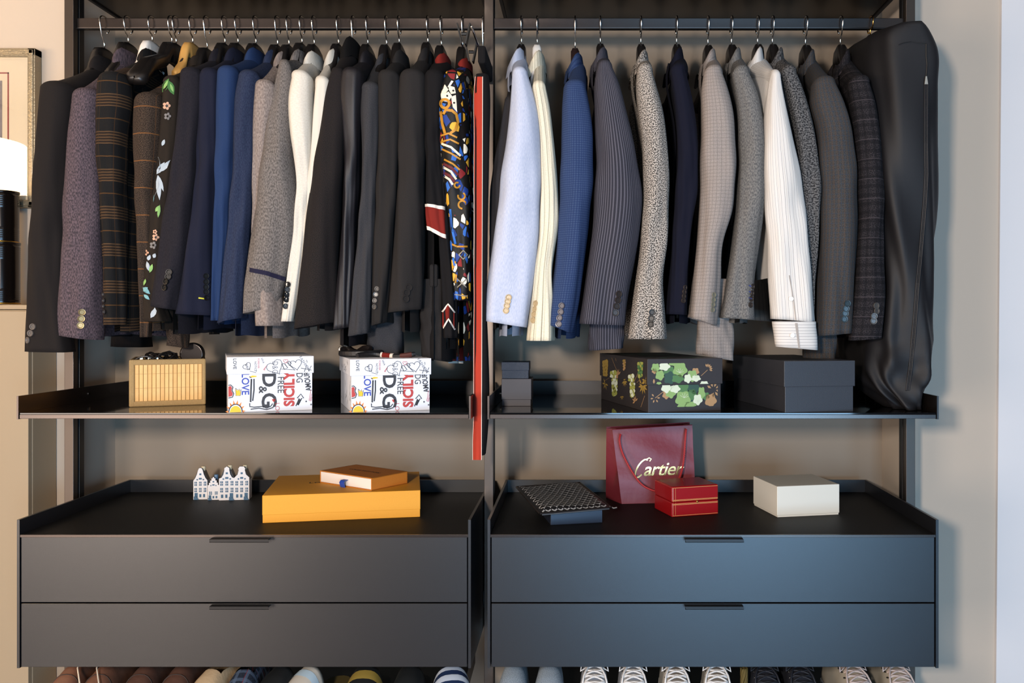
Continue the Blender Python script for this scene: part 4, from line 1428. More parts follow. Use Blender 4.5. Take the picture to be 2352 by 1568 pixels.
graffiti_box('white graffiti printed box in the middle of the left shelf', 524, 2.002, 22, .180, .25, .1235, .0385)
graffiti_box('white graffiti printed box at the right of the left shelf, belts on its lid', 807, 2.006, 20, .175, .25, .1185, .037)


# belts and straps lying on the right graffiti box
def belts():
    bx = place(807, 2.006, ZSH + .1185)
    a = math.radians(20)
    ca, sa = math.cos(a), math.sin(a)
    def W(u, v, z): return Vector((bx[0] + u * ca - v * sa, bx[1] + u * sa + v * ca, bx[2] + z))
    t = thing('striped_belt', 'navy, red and white striped belt coiled on the right graffiti box', 'belt', W(.10, .10, 0))
    o = t.location.copy()
    def coil(pts, w, th, m, name):
        mb = MB()
        P_ = [Vector(p) for p in pts]
        for i in range(len(P_) - 1):
            a_, b_ = P_[i], P_[i + 1]
            mb.prism([a_, b_, b_ + Vector((0, 0, w)), a_ + Vector((0, 0, w))], (0, th, 0))
        return mb.build(name, m, t)
    navy = mat('belt_black', '131317', .5)
    pts = [(u, .03 * math.sin(u * 40), 0) for u in np.linspace(-.05, .10, 16)]
    MB().tube([W(.04 + .05 * math.cos(k), .14 + .05 * math.sin(k), .006 + .0004 * k) - o for k in np.linspace(0, 12, 70)], .006, 6).build('coil', navy, t)
    MB().tube([W(.02 + .13 * k, .07 + .02 * math.sin(5 * k), .006 + .003 * math.sin(7 * k)) - o for k in np.linspace(0, 1, 24)], .0055, 6).build('strap', navy, t)
    for (u0, u1, mm, nm) in ((.080, .097, K['red'], 'red_stripe'), (.076, .080, K['whitetape'], 'white_stripe'), (.097, .103, K['whitetape'], 'white_stripe'), (.118, .142, mat('dark_red_leather', '4a201a', .5), 'red_stripe')):
        kk = [(u0 - .02) / .13, (u1 - .02) / .13]
        MB().tube([W(.02 + .13 * k, .07 + .02 * math.sin(5 * k), .006 + .003 * math.sin(7 * k)) - o for k in np.linspace(kk[0], kk[1], 6)], .0063, 8).build(nm, mm, t)
    t2 = thing('leather_belt', 'dark leather belt with a metal buckle on the left end of the right graffiti box', 'belt', W(.03, .15, 0))
    o2 = t2.location.copy()
    lea = mat('black_leather', '17110f', .4)
    MB().tube([W(-.005 + .06 * k, .20 - .09 * k, .016 + .006 * math.sin(9 * k)) - o2 for k in np.linspace(0, 1, 20)], .007, 6).build('strap', lea, t2)
    MB().tube([W(.0 + .06 * k, .22 - .06 * k, .009 + .004 * math.sin(6 * k)) - o2 for k in np.linspace(0, 1, 20)], .007, 6).build('strap', mat('orange_leather', '8c3c1c', .4), t2)
    MB().tube([W(.0 + .011 * math.cos(k), .17 + .004 * math.cos(k), .017 + .009 * math.sin(k)) - o2 for k in np.linspace(0, 6.283, 20)], .002, 6).build('buckle', mat('pale_metal', 'cfc4b4', .3, .8), t2)
belts()


# red and white striped strap hanging behind the right corner of that box
t = thing('striped_tie', 'red striped strap with white edges hanging beside the right graffiti box', 'tie', P(1048, 806, 2.26))
for (x0, x1, Z_, nm) in ((1030, 1052, 2.25, 'strap_end'), (1053, 1064, 2.22, 'strap_end')):
    a_, b_ = P(x0, 790, Z_), P(x1, 832, Z_)
    MB().box(a_.x, b_.x, a_.y, a_.y + .004, b_.z, a_.z, .001).build(nm, K['red'], t).location = -t.location
    for yy in (788, 829):
        c0, c1 = P(x0, yy, Z_), P(x1, yy + 5, Z_)
        MB().box(c0.x, c1.x, c0.y - .0012, c0.y + .004, c1.z, c0.z).build('white_edge', K['whitetape'], t).location = -t.location
a_, b_ = P(1046, 640, 2.26), P(1056, 792, 2.26)
MB().box(a_.x, b_.x, a_.y, a_.y + .004, b_.z, a_.z, .001).build('strap', K['jet'], t).location = -t.location


# bamboo basket
def basket():
    w, d, h = .166, .20, .112
    t = thing('bamboo_basket', 'bamboo slat basket with woven beige edging at the left end of the glass shelf', 'basket', place(297, 2.128, ZSH), math.radians(23))
    edge = mat('woven_edging', 'a98c5e', .85, noise=(400, '8c7148'), bump=(900, .6))
    slat_ms = [mat('bamboo_%d' % i, c, .5, 0, .4, noise=(60, c2)) for i, (c, c2) in enumerate((('d6a863', 'c8954f'), ('cf9c55', 'dcb06c'), ('dcb272', 'cc9d58')))]
    MB().box(.004, w - .004, .004, .008, .004, h - .01).box(.004, w - .004, d - .008, d - .004, .004, h - .01).box(.004, .008, .004, d - .004, .004, h - .01).box(w - .008, w - .004, .004, d - .004, .004, h - .01).box(.004, w - .004, .004, d - .004, .002, .006).build('lining', mat('basket_lining', '2a2018', .9), t)
    # slats of the front and of the right side
    n = 16
    x0, x1 = .0115, w - .0075
    pitch = (x1 - x0) / n
    for i in range(n):
        MB().box(x0 + i * pitch + .0004, x0 + (i + 1) * pitch - .0004, .0012, .004, .013, h - .012, .0005, 1).build('slat', slat_ms[(i * 7) % 3], t)
    n2 = 18
    p2 = (d - .02) / n2
    for i in range(n2):
        MB().box(w - .004, w - .0012, .01 + i * p2 + .0004, .01 + (i + 1) * p2 - .0004, .013, h - .012, .0005, 1).build('slat', slat_ms[(i * 5) % 3], t)
        MB().box(.0012, .004, .01 + i * p2 + .0004, .01 + (i + 1) * p2 - .0004, .013, h - .012, .0005, 1).build('slat', slat_ms[(i * 5) % 3], t)
    for (za, zb_) in ((h - .0135, h), (0, .0135)):
        MB().box(-.0005, w + .0005, -.0005, .009, za, zb_, .003).box(-.0005, w + .0005, d - .009, d + .0005, za, zb_, .003).box(-.0005, .009, 0, d, za, zb_, .003).box(w - .009, w + .0005, 0, d, za, zb_, .003).build('edging', edge, t)
    MB().box(-.0008, .0115, -.0008, .0115, 0, h, .003).build('corner_edging', edge, t)
    MB().box(w - .0075, w + .0008, -.0008, .0075, 0, h, .003).build('corner_edging', edge, t)
    # stitched cross threads on the slats
    th = mat('thread', '9a7a48', .8)
    for zz in (.044, .078):
        MB().box(x0, x1, .0007, .0013, zz - .0003, zz + .0003).build('thread', th, t)
    M = Matrix.Translation(t.location) @ Matrix.Rotation(math.radians(23), 4, 'Z')
    # contents
    t2 = thing('cable_bundle', 'tangle of black cables and straps in the bamboo basket', 'cables', M @ Vector((.05, .07, h - .016)))
    t2.rotation_euler = (0, 0, math.radians(23))
    r = random.Random(5)
    mb = MB()
    for k in range(7):
        cx, cy = r.uniform(-.02, .03), r.uniform(-.03, .03)
        rx, ry = r.uniform(.018, .034), r.uniform(.012, .03)
        zz = r.uniform(.012, .024)
        mb.tube([(cx + rx * math.cos(a), cy + ry * math.sin(a), zz + .008 * math.sin(2 * a + k)) for a in np.linspace(0, 6.6, 30)], .0022, 6)
    mb.tube([(.012, -.03, .018), (.02, -.03, .03), (.035, -.028, .034), (.047, -.026, .028), (.055, -.026, .014)], .0016, 6)
    mb.build('cable', mat('black_cable', '15110f', .4), t2)
    MB().box(-.036, .060, -.044, .05, .0, .014, .004).build('pouch', mat('black_leather', '17110f', .4), t2)
    for k, x in enumerate((-.026, -.008, .008)):
        MB().box(x - .004, x + .004, -.040, -.030, .014, .020, .001).build('metal_clasp', mat('pale_metal', 'cfc4b4', .3, .8), t2)
    c = M @ Vector((.136, .05, h + .010))
    t3 = thing('round_case', 'round black case standing on edge in the bamboo basket', 'case', c, math.radians(10))
    R_ = .028
    MB().lathe([(0, -.004), (R_ * .84, -.004), (R_ * .88, -.0065), (R_ * .97, -.0065), (R_, -.004), (R_, .012), (R_ * .95, .014), (0, .014)], 40, axis='y').build('case_body', mat('black_gloss', '0a0909', .45, 0, .3), t3, True)
    MB().lathe([(R_ * .86, -.0066), (R_ * .98, -.0066), (R_ * .98, -.0055), (R_ * .86, -.0055)], 40, axis='y').build('rim', mat('dark_rim', '241d1a', .2, .5), t3, True)
basket()


# ---- right glass shelf
def floral_box():
    w, d, h, lid = .175, .36, .1195, .058
    m = mat('charcoal_board', '2c2829', .55, 0, .4)
    t = lidded_box('flowered_box', 'charcoal lidded box printed with green and white flowers', 'box', 1489, 2.004, ZSH, 15.5, w, d, h, lid, m)
    cols = dict(white=mat('petal_white', 'c2cab2', .6), lt=mat('petal_green', '7c9a5c', .6), md=mat('leaf_green', '476e40', .6), dk=mat('leaf_dark_green', '29453a', .6), tan=mat('petal_tan', '9c7a54', .6), cen=mat('flower_centre', '6a8a48', .6), gold=mat('gold_leaf', '8f7636', .6), gl=mat('gold_green', '8d9247', .6))
    # fronts: s in 0..1, t in 0..1 (top to bottom) -- pixels of a 110 x 1 print
    W, Hh = w, h
    def mk(face):
        layers = {}
        def add(c, pts, lay=0):
            layers.setdefault(c, []).append((pts, lay))
        return layers, add
    def blob(cx, cy, r, n=30, wob=.16, ph=0., sx=1., sy=1.):
        return [(cx + r * sx * (1 + wob * math.sin(5 * a + ph)) * math.cos(a), cy + r * sy * (1 + wob * math.sin(5 * a + ph)) * math.sin(a)) for a in np.linspace(0, 2 * math.pi, n + 1)[:-1]]
    L, add = mk('front')
    # positions in metres on the front: x from left, z from top
    def fz(zx, zy):   # from the magnified crop of the photograph: x 1540..2195 = w, y 105..597 = h
        return (zx - 1540) / 660 * w, (zy - 103) / 497 * h
    def B(c, zx, zy, r, lay, sx=1., sy=1., ph=0.):
        x, y = fz(zx, zy)
        add(c, blob(x, y, r * .97, 30, .13, ph, sx, sy), lay)
    for (c, zx, zy, r, lay, sx, sy, ph) in (
        ('lt', 1600, 185, .010, 1, 1, 1.0, 0), ('lt', 1640, 255, .011, 1, 1, 1, 1), ('md', 1720, 225, .013, 0, 1.1, 1, 0), ('dk', 1725, 280, .014, 1, 1, 1, 2), ('lt', 1820, 205, .017, 2, 1, .95, .5), ('md', 1800, 290, .012, 2, 1.2, .8, 1),
        ('white', 1680, 175, .010, 3, 1.3, .9, 1.5), ('tan', 1960, 225, .009, 1, 1, .9, 0), ('lt', 1930, 265, .013, 2, 1, 1, .3), ('white', 1890, 290, .010, 3, .9, 1.0, .9), ('white', 1965, 290, .010, 3, 1.1, .7, .2), ('tan', 1590, 215, .006, 1, 1, 1, 0), ('lt', 1770, 150, .010, 1, 1.5, .5, 1),
        ('lt', 1630, 328, .005, 2, 1.2, .6, 0), ('tan', 1585, 310, .004, 2, .6, 1.2, 0),
        ('white', 1700, 370, .012, 3, 1, 1, .4), ('white', 1780, 385, .010, 3, 1.2, .9, 1.2), ('tan', 1700, 440, .009, 1, 1, 1, 0), ('lt', 1740, 420, .012, 2, 1, 1, .7), ('md', 1860, 370, .016, 1, 1.2, .9, 0), ('dk', 1950, 380, .013, 2, 1.2, 1, .6), ('lt', 1850, 480, .018, 3, 1, 1, .2), ('md', 1930, 440, .012, 2, 1, 1, .4), ('dk', 1930, 480, .010, 1, 1, 1, .4),
        ('lt', 2020, 430, .011, 3, .8, 1.3, .1), ('white', 1985, 490, .011, 4, 1, 1.1, .5), ('lt', 1920, 535, .010, 3, 1.4, .7, .4), ('tan', 2105, 500, .014, 2, 1, 1.1, .8), ('white', 2040, 340, .008, 2, 1.3, .7, 0), ('md', 2060, 460, .009, 2, 1, 1, 0), ('lt', 1830, 545, .006, 2, 1.4, .6, 0)):
        B(c, zx, zy, r, lay, sx, sy, ph)
    def sprig(zx, zy, n, r, c='tan', a0=-1.9, a1=.3):
        x, y = fz(zx, zy)
        for a in np.linspace(a0, a1, n):
            x1, y1 = x + r * math.cos(a), y + r * math.sin(a)
            nx, ny = -math.sin(a) * r * .16, math.cos(a) * r * .16
            add(c, [(x + (x1 - x) * .35, y + (y1 - y) * .35), ((x + x1) / 2 + nx + (x1 - x) * .2, (y + y1) / 2 + ny + (y1 - y) * .2), (x1, y1), ((x + x1) / 2 - nx + (x1 - x) * .2, (y + y1) / 2 - ny + (y1 - y) * .2)], 2)
    sprig(2070, 205, 6, .013); sprig(2130, 400, 7, .018, 'tan', -2.6, 1.6); sprig(1600, 465, 5, .012, 'tan', 0, 4)
    add('tan', [fz(2010, 265), fz(2070, 210), fz(2072, 214), fz(2012, 269)], 2)
    add('tan', [fz(1600, 462), fz(1680, 400), fz(1682, 405), fz(1603, 467)], 2)
    for lst_c, lst in L.items():
        mb = MB()
        for pts, lay in lst:
            # clip a petal to lid or base by its own middle
            zmid = sum(p[1] for p in pts) / len(pts)
            onlid = zmid < lid
            yy = -.0004 - .0002 * lay - (.003 if onlid else 0)
            q = []
            for (x, z) in pts:
                x = min(max(x, .005), w - .008)
                z = min(max(z, .010), lid - .0004) if onlid else min(max(z, lid + .0012), h - .011)
                q.append(Vector((x, yy, h - z)))
            mb.poly(q)
        mb.build('flower_print', cols[lst_c], t)
    # white veins in the big petals
    v = MB()
    for (zx, zy, sc) in ((1815, 235, .010), (1860, 470, .011), (1960, 285, .009), (1745, 375, .009), (1985, 510, .009)):
        x, y = fz(zx, zy)
        onlid = y < lid
        for a in (-2.6, -2.0, -1.4, -.8, -.3):
            p1 = (x + sc * math.cos(a), y + sc * math.sin(a))
            if (p1[1] < lid) != onlid: continue
            v.ribbon([(x, y), p1], .0007, lambda xx, zz: Vector((xx, -.0018 - (.003 if onlid else 0), h - zz)))
    v.build('vein_print', cols['white'], t)
    # left side: d runs back; the crop's x 1537 -> y 0, 1090 -> y d
    S_, sadd = mk('side')
    r = random.Random(12)
    def sz(zx, t_):      # zx in the magnified crop, t_ share of the height
        k = (1537 - zx) / 447.
        return d * k * .95 / (1 + .30 * (1 - k) - .0) , t_ * h
    def grape(zx, t0, t1, c1, c2, n, wd):
        for k in range(n):
            y, z = sz(zx, t0 + (t1 - t0) * k / max(1, n - 1))
            for s_ in (-1, 0, 1):
                sadd(c1 if (k + s_) % 2 else c2, blob(y + s_ * wd * .7 * (1 - .5 * k / n), z + .002 * s_, wd * .62, 10, .1, k, 1, .5), (k + s_) % 3)
    grape(1465, .10, .33, 'gl', 'md', 5, .016)
    grape(1195, .38, .80, 'gl', 'white', 7, .022)
    grape(1370, .38, .74, 'white', 'gl', 6, .018)
    grape(1120, .18, .45, 'gold', 'gold', 5, .020)
    grape(1300, .08, .25, 'gold', 'tan', 4, .010)
    def ssprig(zx, t_, n, rr_, c, a0, a1):
        y, z = sz(zx, t_)
        for a in np.linspace(a0, a1, n):
            y1, z1 = y + rr_ * 1.6 * math.cos(a), z + rr_ * math.sin(a)
            ny, nz = -math.sin(a) * rr_ * .2, math.cos(a) * rr_ * .16
            sadd(c, [(y, z), ((y + y1) / 2 + ny, (z + z1) / 2 + nz), (y1, z1), ((y + y1) / 2 - ny, (z + z1) / 2 - nz)], 1)
    ssprig(1240, .40, 7, .016, 'tan', -2.5, 1.2); ssprig(1290, .50, 6, .014, 'gold', .6, 3.6); ssprig(1480, .52, 9, .020, 'gold', -1, 4); ssprig(1520, .40, 5, .014, 'gold', 0, 4); ssprig(1400, .85, 5, .014, 'tan', -2.5, .5); ssprig(1265, .82, 4, .010, 'gold', 0.5, 3); ssprig(1110, .65, 5, .016, 'gold', -1, 3)
    for (a_, b_) in (((1180, .06), (1225, .30)), ((1440, .30), (1400, .48)), ((1500, .70), (1460, .98)), ((1100, .60), (1150, .45)), ((1215, .05), (1222, .12)), ((1455, .42), (1430, .50))):
        y0, z0 = sz(*a_); y1, z1 = sz(*b_)
        sadd('tan', [(y0, z0), (y0 + .002, z0), (y1 + .002, z1), (y1, z1)], 0)
    for c, lst in S_.items():
        mb = MB()
        for pts, lay in lst:
            zmid = sum(p[1] for p in pts) / len(pts)
            onlid = zmid < lid
            xx = -.0004 - .0002 * lay - (.003 if onlid else 0)
            mb.poly([Vector((xx, min(max(y, .004), d - .006), h - (min(max(z, .008), lid - .0004) if onlid else min(max(z, lid + .001), h - .008)))) for y, z in pts])
        mb.build('grape_print', cols[c], t)
    # faint print on top of the lid
    mb = MB()
    for k in range(22):
        mb.poly([Vector((x, y, h + .0004 + .0001 * (k % 5))) for x, y in blob(r.uniform(.03, w - .03), r.uniform(.03, d - .03), r.uniform(.010, .02), 12, .15, k)])
    mb.build('lid_top_print', cols['dk'], t)
    return t
floral_box()
lidded_box('black_box', 'plain black lidded box at the right of the right glass shelf', 'box', 1803, 2.004, ZSH, 9.5, .162, .34, .1150, .0575, mat('black_board', '2e2f34', .42, 0, .5, bump=(600, .1)))
t = lidded_box('small_box', 'small brown-black box under the tiny blue box at the left of the right shelf', 'box', 1153, 2.155, ZSH, 0, .069, .085, .0655, .050, mat('plum_board', '2b2529', .5, 0, .4), over=.0012)
lidded_box('tiny_box', 'tiny dark blue textured box stacked on the small brown-black box', 'box', 1153, 2.158, ZSH + .0657, 0, .0635, .066, .0395, .020, mat('navy_texture_board', '131b28', .5, 0, .4, noise=(900, '202c3e'), bump=(700, .5)), over=.0012)


# ---- on the left drawer unit: four delft houses
def house(px, Z, w, h, d, gable, lab, door_side, cork, rz=8):
    t = thing('delft_house', lab, 'figurine', place(px, Z, ZDR), math.radians(rz), 'delft houses on the left drawer top')
    wh = mat('glazed_white', 'd8d4d2', .3, 0, .5)
    bl = mat('delft_blue', '2c4a66', .3, 0, .5, noise=(200, '48708c'))
    dk = mat('delft_roof', '24272e', .35, 0, .5)
    eav = h * .60
    if gable == 'bell':
        g = [(0, 0), (w, 0), (w, eav), (w * .86, eav + h * .08), (w * .74, eav + h * .20), (w * .66, h * .93), (w * .60, h * .985), (w * .5, h), (w * .40, h * .985), (w * .34, h * .93), (w * .26, eav + h * .20), (w * .14, eav + h * .08), (0, eav)]
    elif gable == 'neck':
        g = [(0, 0), (w, 0), (w, eav + .004), (w * .84, eav + h * .07), (w * .72, eav + h * .16), (w * .66, h * .88), (w * .66, h * .95), (w * .5, h), (w * .34, h * .95), (w * .34, h * .88), (w * .28, eav + h * .16), (w * .16, eav + h * .07), (0, eav + .004)]
    elif gable == 'step':
        g = [(0, 0), (w, 0), (w, eav)]
        n = 4
        for k in range(n):
            g += [(w - w * .11 * k - .0001, eav + (h - eav) * (k + .5) / n), (w - w * .11 * (k + 1), eav + (h - eav) * (k + .5) / n)]
        g += [(w * .56, h), (w * .44, h)]
        for k in range(n - 1, -1, -1):
            g += [(w * .11 * (k + 1), eav + (h - eav) * (k + .5) / n), (w * .11 * k, eav + (h - eav) * (k + .5) / n)]
        g += [(0, eav)]
    else:
        g = [(0, 0), (w, 0), (w, eav + .006), (w * .78, eav + h * .16), (w * .70, h * .9), (w * .74, h * .93), (w * .64, h), (w * .36, h), (w * .26, h * .93), (w * .30, h * .9), (w * .22, eav + h * .16), (0, eav + .006)]
    MB().prism([(x, 0, z) for x, z in g], (0, .004, 0)).build('facade', wh, t)
    MB().box(.0004, w - .0004, .004, d, 0, eav, .0004, 1).build('walls', wh, t)
    MB().prism([(0, .0041, eav), (w, .0041, eav), (w * .72, .0041, eav + (h - eav) * .72), (w * .28, .0041, eav + (h - eav) * .72)], (0, d - .004, 0)).build('roof', dk, t)
    # gable outline
    MB().tube([(x, .002, z) for x, z in g[2:]], .0009, 5).build('gable_edge', dk, t)
    cols_ = 3 if w > .03 else 2
    rows_ = (.10, .30, .48) if h > .06 else (.34,)
    for rz_ in ((.30, .50) if h > .06 else (.30,)):
        for k in range(cols_):
            x = w * (k + .5) / cols_
            hw, hh_ = w * .085 if cols_ == 3 else w * .12, h * .065
            f = MB().box(x - hw, x + hw, -.0008, .0004, h * rz_ - hh_, h * rz_ + hh_).build('window', bl, t)
            MB().box(x - hw * .12, x + hw * .12, -.0012, 0, h * rz_ - hh_, h * rz_ + hh_).box(x - hw, x + hw, -.0012, 0, h * rz_ - hh_ * .12, h * rz_ + hh_ * .12).build('glazing_bar', wh, f)
    for zz, hw in ((.66, .10), (.80, .07)):
        MB().box(w * (.5 - hw), w * (.5 + hw), -.0008, .0004, h * zz - h * .028, h * zz + h * .028).build('window', bl, t)
    for s_ in (.28, .72):
        MB().box(w * (s_ - .05), w * (s_ + .05), -.0008, .0004, h * .63 - h * .02, h * .63 + h * .02).build('window', bl, t)
    dx = w * .2 if door_side < 0 else w * .8
    MB().box(dx - w * .11, dx + w * .11, -.001, .0004, 0, h * .21).build('door', bl, t)
    for k in range(2):
        x = w * (.5 + .27 * k) if door_side < 0 else w * (.2 + .27 * k)
        MB().box(x - w * .07, x + w * .07, -.0008, .0004, h * .07, h * .17).build('window', bl, t)
    MB().prism([(dx - w * .14, 0, 0), (dx + w * .2, 0, 0), (dx + w * .02, 0, h * .10), (dx - w * .14, 0, h * .10)], (0, -.004, 0)).build('stoop', bl, t)
    MB().lathe([(0, 0), (.0046, 0), (.0052, .008), (.0056, .013), (.0044, .0145), (0, .0145)], 14, center=(w * .62, d * .55, eav + (h - eav) * .72 - .003)).build('stopper', cork, t, True)
cork = mat('cream_stopper', 'cfc0a0', .5)
house(444, 2.390, .0355, .0835, .028, 'bell', 'leftmost delft house with a rounded bell gable', -1, cork)
house(477, 2.385, .0290, .0600, .028, 'step', 'smallest delft house, low with a stepped gable and a blue stopper', -1, mat('blue_stopper', '54708a', .4))
house(503, 2.380, .0395, .0890, .028, 'neck', 'delft house with a tall neck gable, third from the left', 1, cork)
house(538, 2.385, .0380, .0880, .034, 'cornice', 'rightmost delft house with a flat-topped dark gable and blue stair', 1, cork)

# ---- orange boxes
ora = mat('orange_paper', 'd8982e', .6, 0, .3, noise=(300, 'd28f28'))
t = lidded_box('orange_box', 'large flat yellow-orange lidded box on the left drawer top', 'box', 603, 2.114, ZDR, 10.6, .364, .272, .0645, .046, ora, over=.0006, bev=.001)
mb = MB()
me = text_mesh('LOUIS VUITTON', .021, 0, .0005, 1.25)
mb.addmesh(me, lambda c: (.182 + c.x, .150 + c.y, .0648))
mb.build('lettering', mat('brown_ink', '1a110a', .6), t)
t = thing('drawer_box', 'small orange slide-out box with a blue pull tab, on the large orange box', 'box', place(735, 2.283, -.4134), math.radians(-35.2))
w, d, h = .191, .118, .0305
sleeve = mat('orange_sleeve_paper', 'c87a2c', .6, 0, .3, noise=(300, 'c07228'))
mb = MB()
mb.box(0, w, 0, d, 0, .002).box(0, w, 0, d, h - .002, h, .0005).box(0, .002, 0, d, 0, h).box(w - .002, w, 0, d, 0, h).box(0, w, d - .002, d, 0, h)
mb.build('sleeve', sleeve, t)
tr = MB().box(.0026, w - .0026, .0008, d - .004, .0026, h - .0028).build('inner_tray', mat('cream_board', 'e6d6c6', .6), t)
tb_ = MB()
pts = [(.0, .0, .017), (.0, -.010, .0165), (0, -.014, .012), (0, -.011, .002), (0, -.009, -.002)]
for a_, b_ in zip(pts[:-1], pts[1:]):
    tb_.prism([(w * .47, a_[1], a_[2]), (w * .47 + .017, a_[1], a_[2]), (w * .47 + .017, b_[1], b_[2]), (w * .47, b_[1], b_[2])], (0, .0008, .0008))
tb_.build('pull_tab', mat('blue_ribbon', '2b4aa0', .5), t)
mb = MB()
mb.addmesh(text_mesh('LOUIS VUITTON', .0135, 0, .0004, 1.12), lambda c: (.098 + c.x, .060 + c.y, h + .0003))
mb.build('lettering', mat('brown_ink', '1a110a', .6), t)


# ---- on the right drawer unit
def pouch_and_box():
    t = lidded_box('flat_box', 'flat blue-black box under the patterned pouch', 'box', 1265, 2.092, ZDR, 12.5, .123, .19, .030, .0295, mat('blue_black_board', '1d2433', .35, .2, .5), over=.0004)
    bx = t.location
    zt = ZC + ZDR + .0305
    A = P(1240, 1183, 2.055); B = P(1404, 1168, 2.125); Cc = P(1332, 1108, 2.36); Dd = P(1186, 1118, 2.28)
    A.z = zt + .004; B.z = zt + .004
    org = (A + B + Cc + Dd) / 4
    org.z = zt
    t = thing('patterned_pouch', 'dark zip pouch with a grey chevron pattern, lying on the flat blue-black box', 'pouch', org)
    nu, nv = 30, 34
    def S(u, v, top=True, off=0.):
        p = A * (1 - u) * (1 - v) + B * u * (1 - v) + Cc * u * v + Dd * (1 - u) * v
        e = min(u, 1 - u, v, 1 - v)
        b = float(sm(e / .10))
        z = p.z + (.006 * b + .0018 * math.sin(6 * u + 4 * v) * b if top else -.004 * b * .7)
        # droop of the overhanging rim
        return Vector((p.x, p.y, z + off)) - org
    for top in (True, False):
        G = np.array([[tuple(S(u, v, top)) for u in np.linspace(0, 1, nu)] for v in np.linspace(0, 1, nv)])
        UV = np.zeros(G.shape[:2] + (2,))
        grid_obj('pouch_shell', G, UV, mat('dark_coated_canvas', '1c1b1c', .45, 0, .5), t)
    rim = [S(u, 0) for u in np.linspace(0, 1, 12)] + [S(1, v) for v in np.linspace(0, 1, 12)] + [S(u, 1) for u in np.linspace(1, 0, 12)] + [S(0, v) for v in np.linspace(1, 0, 12)]
    MB().tube(rim, .0022, 6, False).build('piping', mat('black_leather', '17110f', .4), t, True)
    MB().tube([S(u, 0, True, -.0015) + Vector((0, -.002, -.001)) for u in np.linspace(.03, .97, 14)], .0014, 6).build('zip', mat('zip_metal', '8d9298', .3, .9), t)
    e = S(1, .03)
    MB().tube([e, e + Vector((.008, -.004, -.003)), e + Vector((.016, -.006, -.001))], .0018, 6).build('zip_pull', mat('zip_metal', '8d9298', .3, .9), t)
    # chevron marks
    mb = MB()
    nu_, nv_ = 11, 17
    for i in range(nu_):
        for j in range(nv_):
            u0 = (i + .5 + .5 * (j % 2)) / (nu_ + .5)
            v0 = (j + .5) / nv_
            if u0 > .97: continue
            du, dv = .036, .022
            for (pa, pb) in (((0, 0), (-1, .9)), ((0, 0), (1, .9)), ((0, -.9), (0, .1))):
                q0 = (u0 + pa[0] * du, v0 + pa[1] * dv); q1 = (u0 + pb[0] * du, v0 + pb[1] * dv)
                if not all(.015 < k < .985 for k in q0 + q1): continue
                mb.ribbon([q0, ((q0[0] + q1[0]) / 2, (q0[1] + q1[1]) / 2), q1], .016 if pa[1] == 0 else .012, lambda u, v: S(u, v, True, .0006))
    mb.build('chevron_print', mat('grey_print', '9c9b9a', .6), t)
pouch_and_box()


